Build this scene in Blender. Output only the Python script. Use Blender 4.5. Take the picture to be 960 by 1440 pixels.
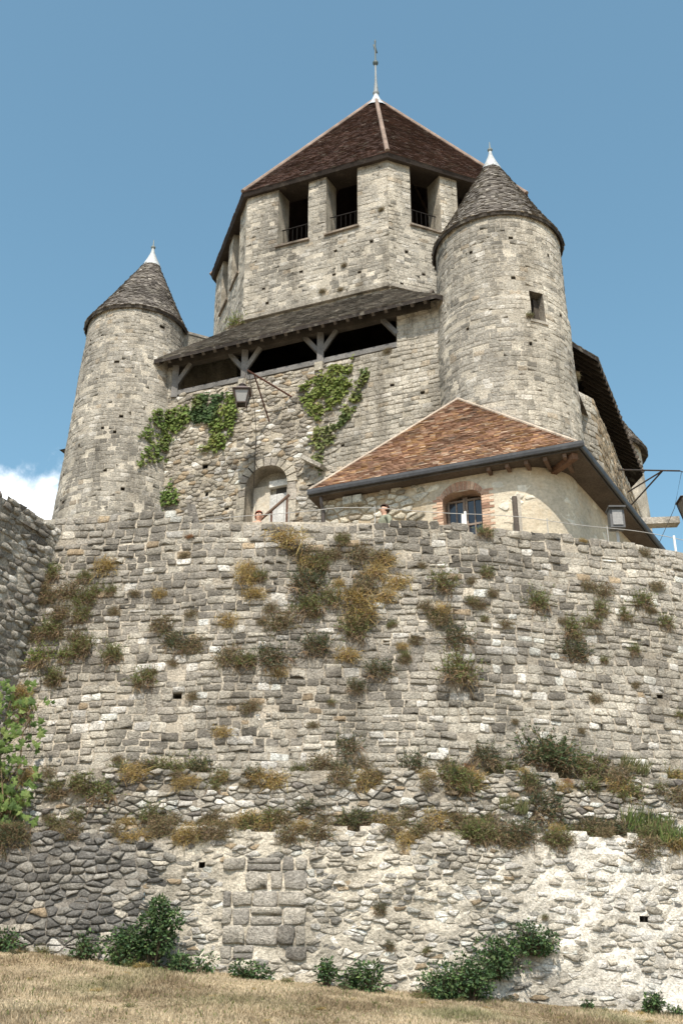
import bpy, math, random
import numpy as np
from mathutils import Vector, Matrix, noise

# ------------------------------------------------------------------ camera, sky, sun, exposure
for o in list(bpy.data.objects): bpy.data.objects.remove(o)
SC = bpy.context.scene
COL = SC.collection
R = math.radians

cam_d = bpy.data.cameras.new('camera'); cam = bpy.data.objects.new('camera', cam_d); COL.objects.link(cam)
cam.location = (0, 0, 1.6); cam.rotation_euler = (R(90 + 25), 0, 0)
cam_d.sensor_fit = 'VERTICAL'; cam_d.sensor_height = 36; cam_d.lens = 40
cam_d.clip_start = 0.1; cam_d.clip_end = 4000
SC.camera = cam

SUN_EL, SUN_AZ = 56, -5            # azimuth measured behind the camera, minus = to its left
world = bpy.data.worlds.new('World'); SC.world = world; world.use_nodes = True
def build_world():
    nt = world.node_tree; nt.nodes.clear(); N = nt.nodes.new; L = nt.links.new
    out = N('ShaderNodeOutputWorld'); bg = N('ShaderNodeBackground'); bg.inputs[1].default_value = 0.14
    sky = N('ShaderNodeTexSky'); sky.sky_type = 'NISHITA'; sky.sun_disc = False
    sky.sun_elevation = R(SUN_EL); sky.sun_rotation = R(180 - SUN_AZ)
    sky.air_density = 1.0; sky.dust_density = 1.6; sky.ozone_density = 1.0; sky.altitude = 100
    hs = N('ShaderNodeHueSaturation'); hs.inputs['Hue'].default_value = 0.472; hs.inputs['Saturation'].default_value = 1.04
    hs.inputs['Value'].default_value = 1.0
    L(sky.outputs[0], hs.inputs['Color'])
    # low fair-weather cumulus: puffs of noise-broken white, scattered round the horizon
    tc = N('ShaderNodeTexCoord')
    nz = N('ShaderNodeTexNoise'); nz.inputs['Scale'].default_value = 14; nz.inputs['Detail'].default_value = 7; nz.inputs['Roughness'].default_value = 0.6
    L(tc.outputs['Generated'], nz.inputs['Vector'])
    prev = None
    puffs = [(-17.2, 23.8, 4.6), (-13.9, 24.2, 2.6), (-21, 22, 6), (-38, 20, 6), (-47, 17, 7), (-80, 22, 8), (-120, 18, 9), (-165, 21, 8),
             (48, 19, 7), (75, 22, 8), (110, 17, 9), (150, 21, 8)]
    for az, el, rad in puffs:
        d = (math.sin(R(az)) * math.cos(R(el)), math.cos(R(az)) * math.cos(R(el)), math.sin(R(el)))
        vd = N('ShaderNodeVectorMath'); vd.operation = 'DISTANCE'; vd.inputs[1].default_value = d
        L(tc.outputs['Generated'], vd.inputs[0])
        mr = N('ShaderNodeMapRange'); mr.inputs['From Min'].default_value = 0; mr.inputs['From Max'].default_value = R(rad)
        mr.inputs['To Min'].default_value = 1.0; mr.inputs['To Max'].default_value = 0.0
        L(vd.outputs['Value'], mr.inputs['Value'])
        if prev is None: prev = mr.outputs[0]
        else:
            mx = N('ShaderNodeMath'); mx.operation = 'MAXIMUM'; L(prev, mx.inputs[0]); L(mr.outputs[0], mx.inputs[1]); prev = mx.outputs[0]
    ad = N('ShaderNodeMath'); ad.operation = 'MULTIPLY_ADD'; L(nz.outputs['Fac'], ad.inputs[0]); ad.inputs[1].default_value = 1.5; L(prev, ad.inputs[2])
    rm = N('ShaderNodeMapRange'); rm.interpolation_type = 'SMOOTHSTEP'
    rm.inputs['From Min'].default_value = 1.06; rm.inputs['From Max'].default_value = 1.45
    L(ad.outputs[0], rm.inputs['Value'])
    gate = N('ShaderNodeMath'); gate.operation = 'MULTIPLY'; L(rm.outputs[0], gate.inputs[0])
    g2 = N('ShaderNodeMapRange'); g2.inputs['From Min'].default_value = 0.0; g2.inputs['From Max'].default_value = 0.25; L(prev, g2.inputs['Value'])
    L(g2.outputs[0], gate.inputs[1])
    mix = N('ShaderNodeMix'); mix.data_type = 'RGBA'
    L(gate.outputs[0], mix.inputs['Factor']); L(hs.outputs[0], mix.inputs['A']); mix.inputs['B'].default_value = (7.4, 7.7, 8.0, 1)
    L(mix.outputs['Result'], bg.inputs[0]); L(bg.outputs[0], out.inputs[0])
build_world()
sun_d = bpy.data.lights.new('sun', 'SUN'); sun = bpy.data.objects.new('sun', sun_d); COL.objects.link(sun)
sun_d.energy = 4.2; sun_d.angle = R(0.53); sun_d.color = (1.0, 0.92, 0.80)
_sd = Vector((math.sin(R(SUN_AZ)) * math.cos(R(SUN_EL)), -math.cos(R(SUN_AZ)) * math.cos(R(SUN_EL)), math.sin(R(SUN_EL))))
sun.rotation_euler = _sd.to_track_quat('Z', 'Y').to_euler(); sun.location = (-10, -30, 60)
SC.view_settings.view_transform = 'Standard'; SC.view_settings.look = 'None'
SC.view_settings.exposure = 0.6; SC.view_settings.gamma = 1.0; SC.view_settings.use_curve_mapping = False
SC.render.engine = 'CYCLES'

class _Rng(random.Random):
    def gauss(self, m=0, sd=1): return m + max(-1.7 * sd, min(1.7 * sd, super().gauss(0, sd)))
rng = _Rng(11)
U = rng.uniform
def nz(x, y=0.0, z=0.0): return noise.noise(Vector((x, y, z)))      # about -1..1
def lerp(a, b, t): return a + (b - a) * t
def mixc(a, b, t): return tuple(lerp(a[i], b[i], t) for i in range(3))
def clamp(x, a=0.0, b=1.0): return max(a, min(b, x))

# ------------------------------------------------------------------ materials
def mat_base(name):
    m = bpy.data.materials.new(name); m.use_nodes = True
    nt = m.node_tree; b = nt.nodes['Principled BSDF']
    return m, nt, b, nt.nodes.new, nt.links.new
def ramp(N, stops):
    r = N('ShaderNodeValToRGB'); e = r.color_ramp.elements
    while len(e) > 1: e.remove(e[-1])
    e[0].position = stops[0][0]; e[0].color = (*stops[0][1], 1) if len(stops[0][1]) == 3 else stops[0][1]
    for p, c in stops[1:]:
        x = e.new(p); x.color = (*c, 1)
    return r
def tint_mat(name, rough=0.9, n1=3.0, n2=28.0, amt=0.45, spot=None, spot_scale=9.0, spot_lo=0.56, spot_hi=0.66, bump=0.5, bump_scale=45, bump_dist=0.02, spec=0.15, spot2=None, s2_scale=20, s2_lo=.62, s2_hi=.7, streak=None):
    """per-piece colour (attribute 'tint') broken up by two noises, blotches of lichen and fine relief"""
    m, nt, b, N, L = mat_base(name)
    at = N('ShaderNodeAttribute'); at.attribute_name = 'tint'
    geo = N('ShaderNodeNewGeometry')
    a = N('ShaderNodeTexNoise'); a.inputs['Scale'].default_value = n1; a.inputs['Detail'].default_value = 6; L(geo.outputs['Position'], a.inputs['Vector'])
    c = N('ShaderNodeTexNoise'); c.inputs['Scale'].default_value = n2; c.inputs['Detail'].default_value = 5; c.inputs['Roughness'].default_value = .65; L(geo.outputs['Position'], c.inputs['Vector'])
    ra = ramp(N, [(0.3, (1 - amt,) * 3), (0.7, (1 + amt,) * 3)]); L(a.outputs['Fac'], ra.inputs[0])
    rc = ramp(N, [(0.32, (1 - amt * .9,) * 3), (0.68, (1 + amt * .8,) * 3)]); L(c.outputs['Fac'], rc.inputs[0])
    m1 = N('ShaderNodeMix'); m1.data_type = 'RGBA'; m1.blend_type = 'MULTIPLY'; m1.inputs['Factor'].default_value = 1
    L(at.outputs['Color'], m1.inputs['A']); L(ra.outputs[0], m1.inputs['B'])
    m2 = N('ShaderNodeMix'); m2.data_type = 'RGBA'; m2.blend_type = 'MULTIPLY'; m2.inputs['Factor'].default_value = 1
    L(m1.outputs['Result'], m2.inputs['A']); L(rc.outputs[0], m2.inputs['B'])
    col = m2.outputs['Result']
    for sp, sc_, lo, hi in ((spot, spot_scale, spot_lo, spot_hi), (spot2, s2_scale, s2_lo, s2_hi)):
        if not sp: continue
        s = N('ShaderNodeTexNoise'); s.inputs['Scale'].default_value = sc_; s.inputs['Detail'].default_value = 8; s.inputs['Roughness'].default_value = .7
        L(geo.outputs['Position'], s.inputs['Vector'])
        rs = ramp(N, [(lo, (0, 0, 0)), (hi, (1, 1, 1))]); L(s.outputs['Fac'], rs.inputs[0])
        mf = N('ShaderNodeMath'); mf.operation = 'MULTIPLY'; mf.inputs[1].default_value = sp[1]; L(rs.outputs[0], mf.inputs[0])
        m3 = N('ShaderNodeMix'); m3.data_type = 'RGBA'; L(mf.outputs[0], m3.inputs['Factor']); L(col, m3.inputs['A']); m3.inputs['B'].default_value = (*sp[0], 1)
        col = m3.outputs['Result']
    if streak:                                   # rain-washed lichen stains, long in z
        mp = N('ShaderNodeMapping'); mp.inputs['Scale'].default_value = (1.5, 1.5, .22); L(geo.outputs['Position'], mp.inputs['Vector'])
        s = N('ShaderNodeTexNoise'); s.inputs['Scale'].default_value = 1.1; s.inputs['Detail'].default_value = 9; s.inputs['Roughness'].default_value = .68; L(mp.outputs[0], s.inputs['Vector'])
        rs = ramp(N, [(.46, (0, 0, 0)), (.66, (1, 1, 1))]); L(s.outputs['Fac'], rs.inputs[0])
        mf = N('ShaderNodeMath'); mf.operation = 'MULTIPLY'; mf.inputs[1].default_value = streak; L(rs.outputs[0], mf.inputs[0])
        m3 = N('ShaderNodeMix'); m3.data_type = 'RGBA'; m3.blend_type = 'MULTIPLY'; L(mf.outputs[0], m3.inputs['Factor']); L(col, m3.inputs['A']); m3.inputs['B'].default_value = (.40, .385, .36, 1)
        col = m3.outputs['Result']
    L(col, b.inputs['Base Color'])
    b.inputs['Roughness'].default_value = rough; b.inputs['Specular IOR Level'].default_value = spec
    bn = N('ShaderNodeTexNoise'); bn.inputs['Scale'].default_value = bump_scale; bn.inputs['Detail'].default_value = 7; bn.inputs['Roughness'].default_value = .7
    L(geo.outputs['Position'], bn.inputs['Vector'])
    bp = N('ShaderNodeBump'); bp.inputs['Strength'].default_value = bump; bp.inputs['Distance'].default_value = bump_dist
    L(bn.outputs['Fac'], bp.inputs['Height']); L(bp.outputs[0], b.inputs['Normal'])
    return m
M = {}
M['stone'] = tint_mat('limestone', streak=.45, amt=.42, n1=1.3, n2=30, spot=((.13, .122, .108), .7), spot_scale=10, spot_lo=.52, spot_hi=.66, spot2=((.66, .64, .60), .55), s2_scale=16, s2_lo=.61, s2_hi=.70, bump=1.0, bump_scale=24, bump_dist=.07)
M['ashlar'] = tint_mat('dressed_limestone', streak=.75, amt=.36, n1=.55, n2=19, spot=((.13, .125, .11), .7), spot_scale=3.4, spot_lo=.50, spot_hi=.68, spot2=((.58, .55, .48), .5), s2_scale=12, s2_lo=.60, s2_hi=.70, bump=1.0, bump_scale=17, bump_dist=.07)
M['mortar'] = tint_mat('lime_mortar', streak=.4, amt=.42, n1=1.5, n2=26, spot=((.14, .12, .10), .65), spot_scale=6, spot_lo=.55, spot_hi=.7, bump=1.0, bump_scale=26, bump_dist=.05)
M['plaster'] = tint_mat('old_lime_render', amt=.22, n1=1.1, n2=14, spot=((.40, .31, .20), .55), spot_scale=2.2, spot_lo=.52, spot_hi=.68, spot2=((.30, .28, .25), .5), s2_scale=5, s2_lo=.60, s2_hi=.72, bump=.7, bump_scale=16, bump_dist=.04)
M['tile'] = tint_mat('clay_tile', amt=.3, n1=1.2, n2=18, spot=((.13, .11, .09), .6), spot_scale=2.5, spot_lo=.55, spot_hi=.7, bump=.4, bump_scale=60)
M['slate'] = tint_mat('old_shingle', amt=.32, n1=.9, n2=16, spot=((.30, .28, .23), .45), spot_scale=3.0, spot_lo=.54, spot_hi=.68, bump=.4, bump_scale=50)
M['timber'] = tint_mat('weathered_timber', amt=.3, n1=2, n2=22, bump=.5, bump_scale=40)
M['iron'] = tint_mat('rusty_iron', rough=.7, amt=.25, n1=4, n2=40, spot=((.16, .06, .03), .6), spot_scale=14, bump=.2)
M['zinc'] = tint_mat('zinc_sheet', rough=.6, amt=.3, n1=2, n2=12, spec=.4, bump=.1)
M['brick'] = tint_mat('old_brick', amt=.28, n1=3, n2=30, bump=.5, bump_scale=40)
M['soil'] = tint_mat('dry_soil', amt=.35, n1=.8, n2=9, bump=1.0, bump_scale=14, bump_dist=.06)
M['skin'] = tint_mat('skin', rough=.5, amt=.06, n1=6, n2=40, spec=.35, bump=.05)
M['cloth'] = tint_mat('cotton', amt=.12, n1=8, n2=60, bump=.2, bump_scale=120)
M['paint'] = tint_mat('painted_metal', rough=.5, amt=.1, n1=6, n2=40, spec=.4, bump=.05)
def leaf_mat(name, transl=.35):
    m, nt, b, N, L = mat_base(name)
    at = N('ShaderNodeAttribute'); at.attribute_name = 'tint'
    b.inputs['Roughness'].default_value = .65; b.inputs['Specular IOR Level'].default_value = .2
    L(at.outputs['Color'], b.inputs['Base Color'])
    tr = N('ShaderNodeBsdfTranslucent'); L(at.outputs['Color'], tr.inputs[0])
    ms = N('ShaderNodeMixShader'); ms.inputs[0].default_value = transl
    L(b.outputs[0], ms.inputs[1]); L(tr.outputs[0], ms.inputs[2]); L(ms.outputs[0], nt.nodes['Material Output'].inputs[0])
    return m
M['leaf'] = leaf_mat('leaves')
def glass_mat():
    m, nt, b, N, L = mat_base('dark_glass')
    b.inputs['Base Color'].default_value = (.03, .035, .045, 1); b.inputs['Roughness'].default_value = .08; b.inputs['Specular IOR Level'].default_value = .6
    return m
M['glass'] = glass_mat()
def frosted():
    m, nt, b, N, L = mat_base('frosted_pane')
    n = N('ShaderNodeTexNoise'); n.inputs['Scale'].default_value = 9
    r = ramp(N, [(.3, (.20, .195, .19)), (.7, (.28, .275, .265))]); L(n.outputs['Fac'], r.inputs[0]); L(r.outputs[0], b.inputs['Base Color'])
    b.inputs['Roughness'].default_value = .35
    return m
M['frost'] = frosted()

# ------------------------------------------------------------------ object helpers
WM = {}
def setparent(o, p):
    if p is None: return
    o.parent = p; o.matrix_parent_inverse = WM.get(p.name, Matrix.Identity(4)).inverted()
def tag(o, label=None, cat=None, group=None, kind=None):
    if label: o['label'] = label
    if cat: o['category'] = cat
    if group: o['group'] = group
    if kind: o['kind'] = kind
    return o
def thing(name, label, cat, loc=(0, 0, 0), group=None):
    o = bpy.data.objects.new(name, None); COL.objects.link(o); o.location = loc; o.empty_display_size = .3
    WM[o.name] = Matrix.Translation(loc)
    return tag(o, label, cat, group)
def make_mesh(name, verts, faces, mat, tint=(.3, .3, .3), smooth=False):
    me = bpy.data.meshes.new(name)
    me.from_pydata([tuple(v) for v in verts], [], [tuple(f) for f in faces])
    at = me.attributes.new('tint', 'FLOAT_COLOR', 'POINT')
    n = len(verts); arr = np.ones((n, 4), np.float32)
    if n: arr[:, :3] = np.asarray(tint, np.float32)
    at.data.foreach_set('color', arr.ravel())
    me.materials.append(mat)
    if smooth: me.polygons.foreach_set('use_smooth', [True] * len(me.polygons))
    me.update()
    return me
def obj(name, verts, faces, mat, parent=None, tint=(.3, .3, .3), smooth=False, label=None, kind=None):
    o = bpy.data.objects.new(name, make_mesh(name, verts, faces, mat, tint, smooth)); COL.objects.link(o)
    setparent(o, parent); tag(o, label, kind=kind)
    return o
class MB:
    """collects pieces of one part, each with its own tint"""
    def __init__(s): s.v = []; s.f = []; s.t = []
    def add(s, v, f, t=(.3, .3, .3)):
        b = len(s.v); s.v += [tuple(x) for x in v]; s.f += [tuple(i + b for i in q) for q in f]
        s.t += [tuple(t)] * len(v)
    def box(s, p, q, w, h, up=(0, 0, 1), t=(.3, .3, .3), w2=None, h2=None):
        """bar from p to q, w wide, h high"""
        p = Vector(p); q = Vector(q); d = (q - p).normalized(); up = Vector(up)
        if abs(d.dot(up)) > .97: up = Vector((0, 1, 0))
        x = d.cross(up).normalized(); y = x.cross(d).normalized()
        w2 = w if w2 is None else w2; h2 = h if h2 is None else h2
        vs = [c + x * (sx * a / 2) + y * (sy * b / 2) for c, a, b in ((p, w, h), (q, w2, h2)) for sx, sy in ((-1, -1), (1, -1), (1, 1), (-1, 1))]
        s.add(vs, [(3, 2, 1, 0), (4, 5, 6, 7), (0, 1, 5, 4), (1, 2, 6, 5), (2, 3, 7, 6), (3, 0, 4, 7)], t)
    def tube(s, pts, r, t=(.3, .3, .3), n=8, r2=None):
        pts = [Vector(p) for p in pts]; k = len(pts); vs = []; fs = []
        for i, p in enumerate(pts):
            d = (pts[min(i + 1, k - 1)] - pts[max(i - 1, 0)]).normalized()
            a = d.cross(Vector((0, 0, 1)) if abs(d.z) < .95 else Vector((1, 0, 0))).normalized(); b = d.cross(a)
            rr = r if r2 is None else lerp(r, r2, i / (k - 1))
            vs += [p + (a * math.cos(2 * math.pi * j / n) + b * math.sin(2 * math.pi * j / n)) * rr for j in range(n)]
        for i in range(k - 1):
            for j in range(n): fs.append((i * n + j, i * n + (j + 1) % n, (i + 1) * n + (j + 1) % n, (i + 1) * n + j))
        fs.append(tuple(range(n))[::-1]); fs.append(tuple(range((k - 1) * n, k * n)))
        s.add(vs, fs, t)
    def lathe(s, c, prof, t=(.3, .3, .3), n=20):
        c = Vector(c); vs = []; fs = []
        for r, z in prof: vs += [c + Vector((r * math.cos(2 * math.pi * j / n), r * math.sin(2 * math.pi * j / n), z)) for j in range(n)]
        for i in range(len(prof) - 1):
            for j in range(n): fs.append((i * n + j, i * n + (j + 1) % n, (i + 1) * n + (j + 1) % n, (i + 1) * n + j))
        s.add(vs, fs, t)
    def quad(s, a, b, c, d, t=(.3, .3, .3)): s.add([a, b, c, d], [(0, 1, 2, 3)], t)
    def build(s, name, mat, parent=None, smooth=False, label=None, kind=None):
        return obj(name, s.v, s.f, mat, parent, s.t if s.v else (.3, .3, .3), smooth, label, kind)

# ------------------------------------------------------------------ masonry generator
NR = 8
STONE_F = []
for i in range(NR):
    j = (i + 1) % NR
    STONE_F += [(i, j, NR + j, NR + i), (NR + i, NR + j, 2 * NR + j, 2 * NR + i), (2 * NR + i, 2 * NR + j, 3 * NR)]
_cp, _sp = math.cos(R(25)), math.sin(R(25))
def pix(p):
    x, y, z = p[0], p[1], p[2] - 1.6
    f = y * _cp + z * _sp
    return 480 + 1600 * x / f, 720 - 1600 * (-y * _sp + z * _cp) / f, f

class Masonry:
    """All the stones of one thing. The 300 that show largest become objects of their own, the rest one part per wall."""
    def __init__(s): s.st = []
    def stone(s, frame, a, b, za, zb, prot, tint, parent, mat, jit=.12, cut=.25, tilt=.0, flat=.72):
        w, h = b - a, zb - za; m = min(w, h)
        if m < .035: return
        cs, cz = (a + b) / 2, (za + zb) / 2
        c = cut * m
        pts = [(a + c * U(.5, 1.3), za), (b - c * U(.5, 1.3), za), (b, za + c * U(.4, 1.3)), (b, zb - c * U(.4, 1.3)),
               (b - c * U(.5, 1.3), zb), (a + c * U(.5, 1.3), zb), (a, zb - c * U(.4, 1.3)), (a, za + c * U(.4, 1.3))]
        J = jit * m
        pts = [(x + U(-J, J), y + U(-J, J)) for x, y in pts]
        if tilt:
            ang = U(-tilt, tilt); ca, sa = math.cos(ang), math.sin(ang)
            pts = [(cs + (x - cs) * ca - (y - cz) * sa, cz + (x - cs) * sa + (y - cz) * ca) for x, y in pts]
        V = []
        tl, tz = U(-.3, .3) * prot, U(-.3, .3) * prot
        for k, d in ((1.0, -.03), (.972, prot * .75), (flat, prot)):
            for x, y in pts:
                dd = d if d < 0 else d + tl * (x - cs) / w * 2 * k + tz * (y - cz) / h * 2 * k + U(-.12, .12) * prot
                V.append(frame(cs + (x - cs) * k, cz + (y - cz) * k, dd))
        V.append(frame(cs + U(-.1, .1) * w, cz + U(-.1, .1) * h, prot * 1.06))
        s.st.append((V, tint, parent, mat))
    def poly(s, frame, pts, prot, tint, parent, mat, gap=.012, flat=.78, rough=.12):
        """a rubble stone from a closed polygon in (s, z): resampled to NR points, shrunk by the joint"""
        n = len(pts); cx = sum(p[0] for p in pts) / n; cz = sum(p[1] for p in pts) / n
        pts = list(pts)
        if sum(math.hypot(pts[(i + 1) % n][0] - pts[i][0], pts[(i + 1) % n][1] - pts[i][1]) for i in range(n)) < .16: return
        while len(pts) != NR:
            sg = [math.hypot(pts[(i + 1) % len(pts)][0] - pts[i][0], pts[(i + 1) % len(pts)][1] - pts[i][1]) for i in range(len(pts))]
            if len(pts) < NR: i = sg.index(max(sg)); a, b = pts[i], pts[(i + 1) % len(pts)]; u = U(.35, .65); pts.insert(i + 1, (lerp(a[0], b[0], u), lerp(a[1], b[1], u)))
            else: i = sg.index(min(sg)); a, b = pts[i], pts[(i + 1) % len(pts)]; pts[i] = ((a[0] + b[0]) / 2, (a[1] + b[1]) / 2); pts.pop((i + 1) % len(pts))
        out = []
        for x, z in pts:
            d = math.hypot(x - cx, z - cz) + 1e-6; q = max(.3, 1.0 - gap * U(.4, 1.5) / d); out.append((cx + (x - cx) * q, cz + (z - cz) * q))
        w = max(p[0] for p in out) - min(p[0] for p in out); h = max(p[1] for p in out) - min(p[1] for p in out)
        V = []; tl, tz = U(-.35, .35) * prot, U(-.35, .35) * prot
        for k, d in ((1.0, -.03), (.965, prot * .72), (flat, prot)):
            for x, z in out:
                dd = d if d < 0 else d + tl * (x - cx) / w * 2 * k + tz * (z - cz) / h * 2 * k + U(-rough, rough) * prot
                V.append(frame(cx + (x - cx) * k, cz + (z - cz) * k, dd))
        V.append(frame(cx + U(-.1, .1) * w, cz + U(-.1, .1) * h, prot * 1.04)); s.st.append((V, tint, parent, mat))
    def finish(s, limit=300, visible=None):
        order = []
        for i, (V, t, p, m) in enumerate(s.st):
            x0, y0, f = pix(V[-1])
            if f < 1 or not (-5 < x0 < 965 and 0 < y0 < 1445): continue
            if visible and not visible(x0, y0, p): continue
            P = [pix(v) for v in V[NR:2 * NR]]
            ar = abs(sum(P[k][0] * P[(k + 1) % NR][1] - P[(k + 1) % NR][0] * P[k][1] for k in range(NR))) / 2
            order.append((ar, i))
        order.sort(reverse=True); top = set(i for _, i in order[:limit])
        rest = {}
        for i, (V, t, p, m) in enumerate(s.st):
            if i in top:
                c = Vector(V[-1])
                o = bpy.data.objects.new('stone', make_mesh('stone', [Vector(v) - c for v in V], STONE_F, m, t, True))
                o.location = c; COL.objects.link(o); setparent(o, p)
            else: rest.setdefault((p.name, m.name), (p, m, []))[2].append((V, t))
        for (p, m, L_) in rest.values():
            n = len(L_); nv = 3 * NR + 1
            vs = np.array([v for V, _ in L_ for v in V], np.float32)
            fs = [tuple(k + q * nv for k in f) for q in range(n) for f in STONE_F]
            tt = np.repeat(np.array([t for _, t in L_], np.float32), nv, axis=0)
            obj('stonework', vs, fs, m, p, tt, True, kind='stuff')

def wall_field(MS, frame, s0, s1, z0, z1, parent, mat, tintfn, core=None, h=(.17, .03), ln=(.32, .12), gap=.02, prot=(.03, .06), jit=.12, cut=.25,
               tilt=0.0, openings=(), holes=(), skip=None, breaks=(), wob=.0, split=0.0, core_tint=None, missing=0.0, panel=None, flat=.72, rag=0.0, maxseg=.6):
    """coursed stones over frame(s, z, out). openings = [(s_lo, s_hi, z_lo, z_hi) or function(z) -> (s_lo, s_hi)]; holes = [(s, z)]"""
    if panel:
        a = s0; q = 0
        while a < s1:
            b = min(s1, a + U(*panel));
            if s1 - b < panel[0] * .5: b = s1
            hh = (h[0] * U(.8, 1.25), h[1])
            wall_field(MS, frame, a, b, z0, z1, parent, mat, tintfn, core, hh, ln, gap, prot, jit, cut, tilt, openings, [x for x in holes if a <= x[0] < b], skip, breaks, wob, split, core_tint, missing, None, flat, rag, maxseg)
            a = b
        return
    zs = [z0]; bl = sorted([b for b in breaks if z0 < b < z1]) + [z1]
    for bz in bl:
        span = bz - zs[-1]; n = max(1, round(span / h[0])); base = zs[-1]
        ws = [max(.4, 1 + U(-1, 1) * h[1] / h[0]) for _ in range(n)]; tot = sum(ws); acc = 0
        for w_ in ws: acc += w_; zs.append(base + span * acc / tot)
    used = set()
    for r in range(len(zs) - 1):
        za, zb = zs[r], zs[r + 1]; zm = (za + zb) / 2
        cuts = []
        for op in openings:
            iv = op(zm) if callable(op) else ((op[0], op[1]) if op[2] < zm < op[3] else None)
            if iv: cuts.append((iv[0], iv[1], False))
        for k, (hs, hz, *hw) in enumerate(holes):
            if za <= hz < zb and k not in used: used.add(k); ww = (hw[0] if hw else .17) * .78; cuts.append((hs - ww / 2, hs + ww / 2, True))
        cuts.sort()
        segs = []; a = s0
        for (c0, c1, hole) in cuts:
            c0 = max(c0, s0); c1 = min(c1, s1)
            if c1 <= c0: continue
            if c0 > a: segs.append((a, c0))
            if hole and core is not None:                      # a real socket in the wall
                f = frame; D = -.35
                z_a, z_b = lerp(za, zb, .22), lerp(za, zb, .85)
                A = [f(c0, z_a, 0), f(c1, z_a, 0), f(c1, z_b, 0), f(c0, z_b, 0)]; B = [f(c0, z_a, D), f(c1, z_a, D), f(c1, z_b, D), f(c0, z_b, D)]
                core.add(A + B, [(4, 5, 6, 7), (0, 1, 5, 4), (1, 2, 6, 5), (2, 3, 7, 6), (3, 0, 4, 7)], (.2, .18, .15))
                e = .012
                core.add([f(c0, za, 0), f(c1, za, 0), f(c1, z_a, 0), f(c0, z_a, 0)], [(0, 1, 2, 3)], (.3, .27, .22))
                core.add([f(c0, z_b, 0), f(c1, z_b, 0), f(c1, zb, 0), f(c0, zb, 0)], [(0, 1, 2, 3)], (.3, .27, .22))
            a = max(a, c1)
        if a < s1: segs.append((a, s1))
        for (a, b) in segs:
            x = a; first = True
            while x < b - 1e-4:
                l = ln[0] + U(-1, 1) * ln[1]
                if first: l *= U(.5, 1.0); first = False
                e = x + l
                if b - e < ln[0] * .45: e = b
                if skip and skip((x + e) / 2, zm): x = e; continue
                wa = wob * nz(x * .8, za * 1.3, 3.1) if wob else 0; wb = wob * nz(x * .8, zb * 1.3, 3.1) if wob else 0
                if core is not None:
                    ct = core_tint((x + e) / 2, zm) if core_tint else (.34, .30, .24)
                    k = max(1, math.ceil((e - x) / maxseg))
                    for q in range(k):
                        xa, xb = lerp(x, e, q / k), lerp(x, e, (q + 1) / k)
                        core.add([frame(xa, za, 0), frame(xb, za, 0), frame(xb, zb, 0), frame(xa, zb, 0)], [(0, 1, 2, 3)], ct)
                if U(0, 1) >= missing:
                    g = gap / 2
                    rg = rag * (e - x) if rag else 0
                    parts = [(x, e, za + wa, zb + wb)]
                    if split and U(0, 1) < split and e - x > ln[0] * .7:
                        zc = lerp(za, zb, U(.4, .6)); xm = lerp(x, e, U(.35, .65))
                        parts = [(x, xm, za, zb), (xm, e, za, zc), (xm, e, zc, zb)] if U(0, 1) < .5 else [(x, e, za, zc), (x, e, zc, zb)]
                    for (pa, pb, qa, qb) in parts:
                        if rag: pa += U(0, rg); pb -= U(0, rg * .5); qb -= U(0, rag * .5) * (qb - qa)
                        MS.stone(frame, pa + g, pb - g, qa + g, qb - g, U(*prot), tintfn((pa + pb) / 2, (qa + qb) / 2), parent, mat, jit, cut, tilt, flat)
                x = e
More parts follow.
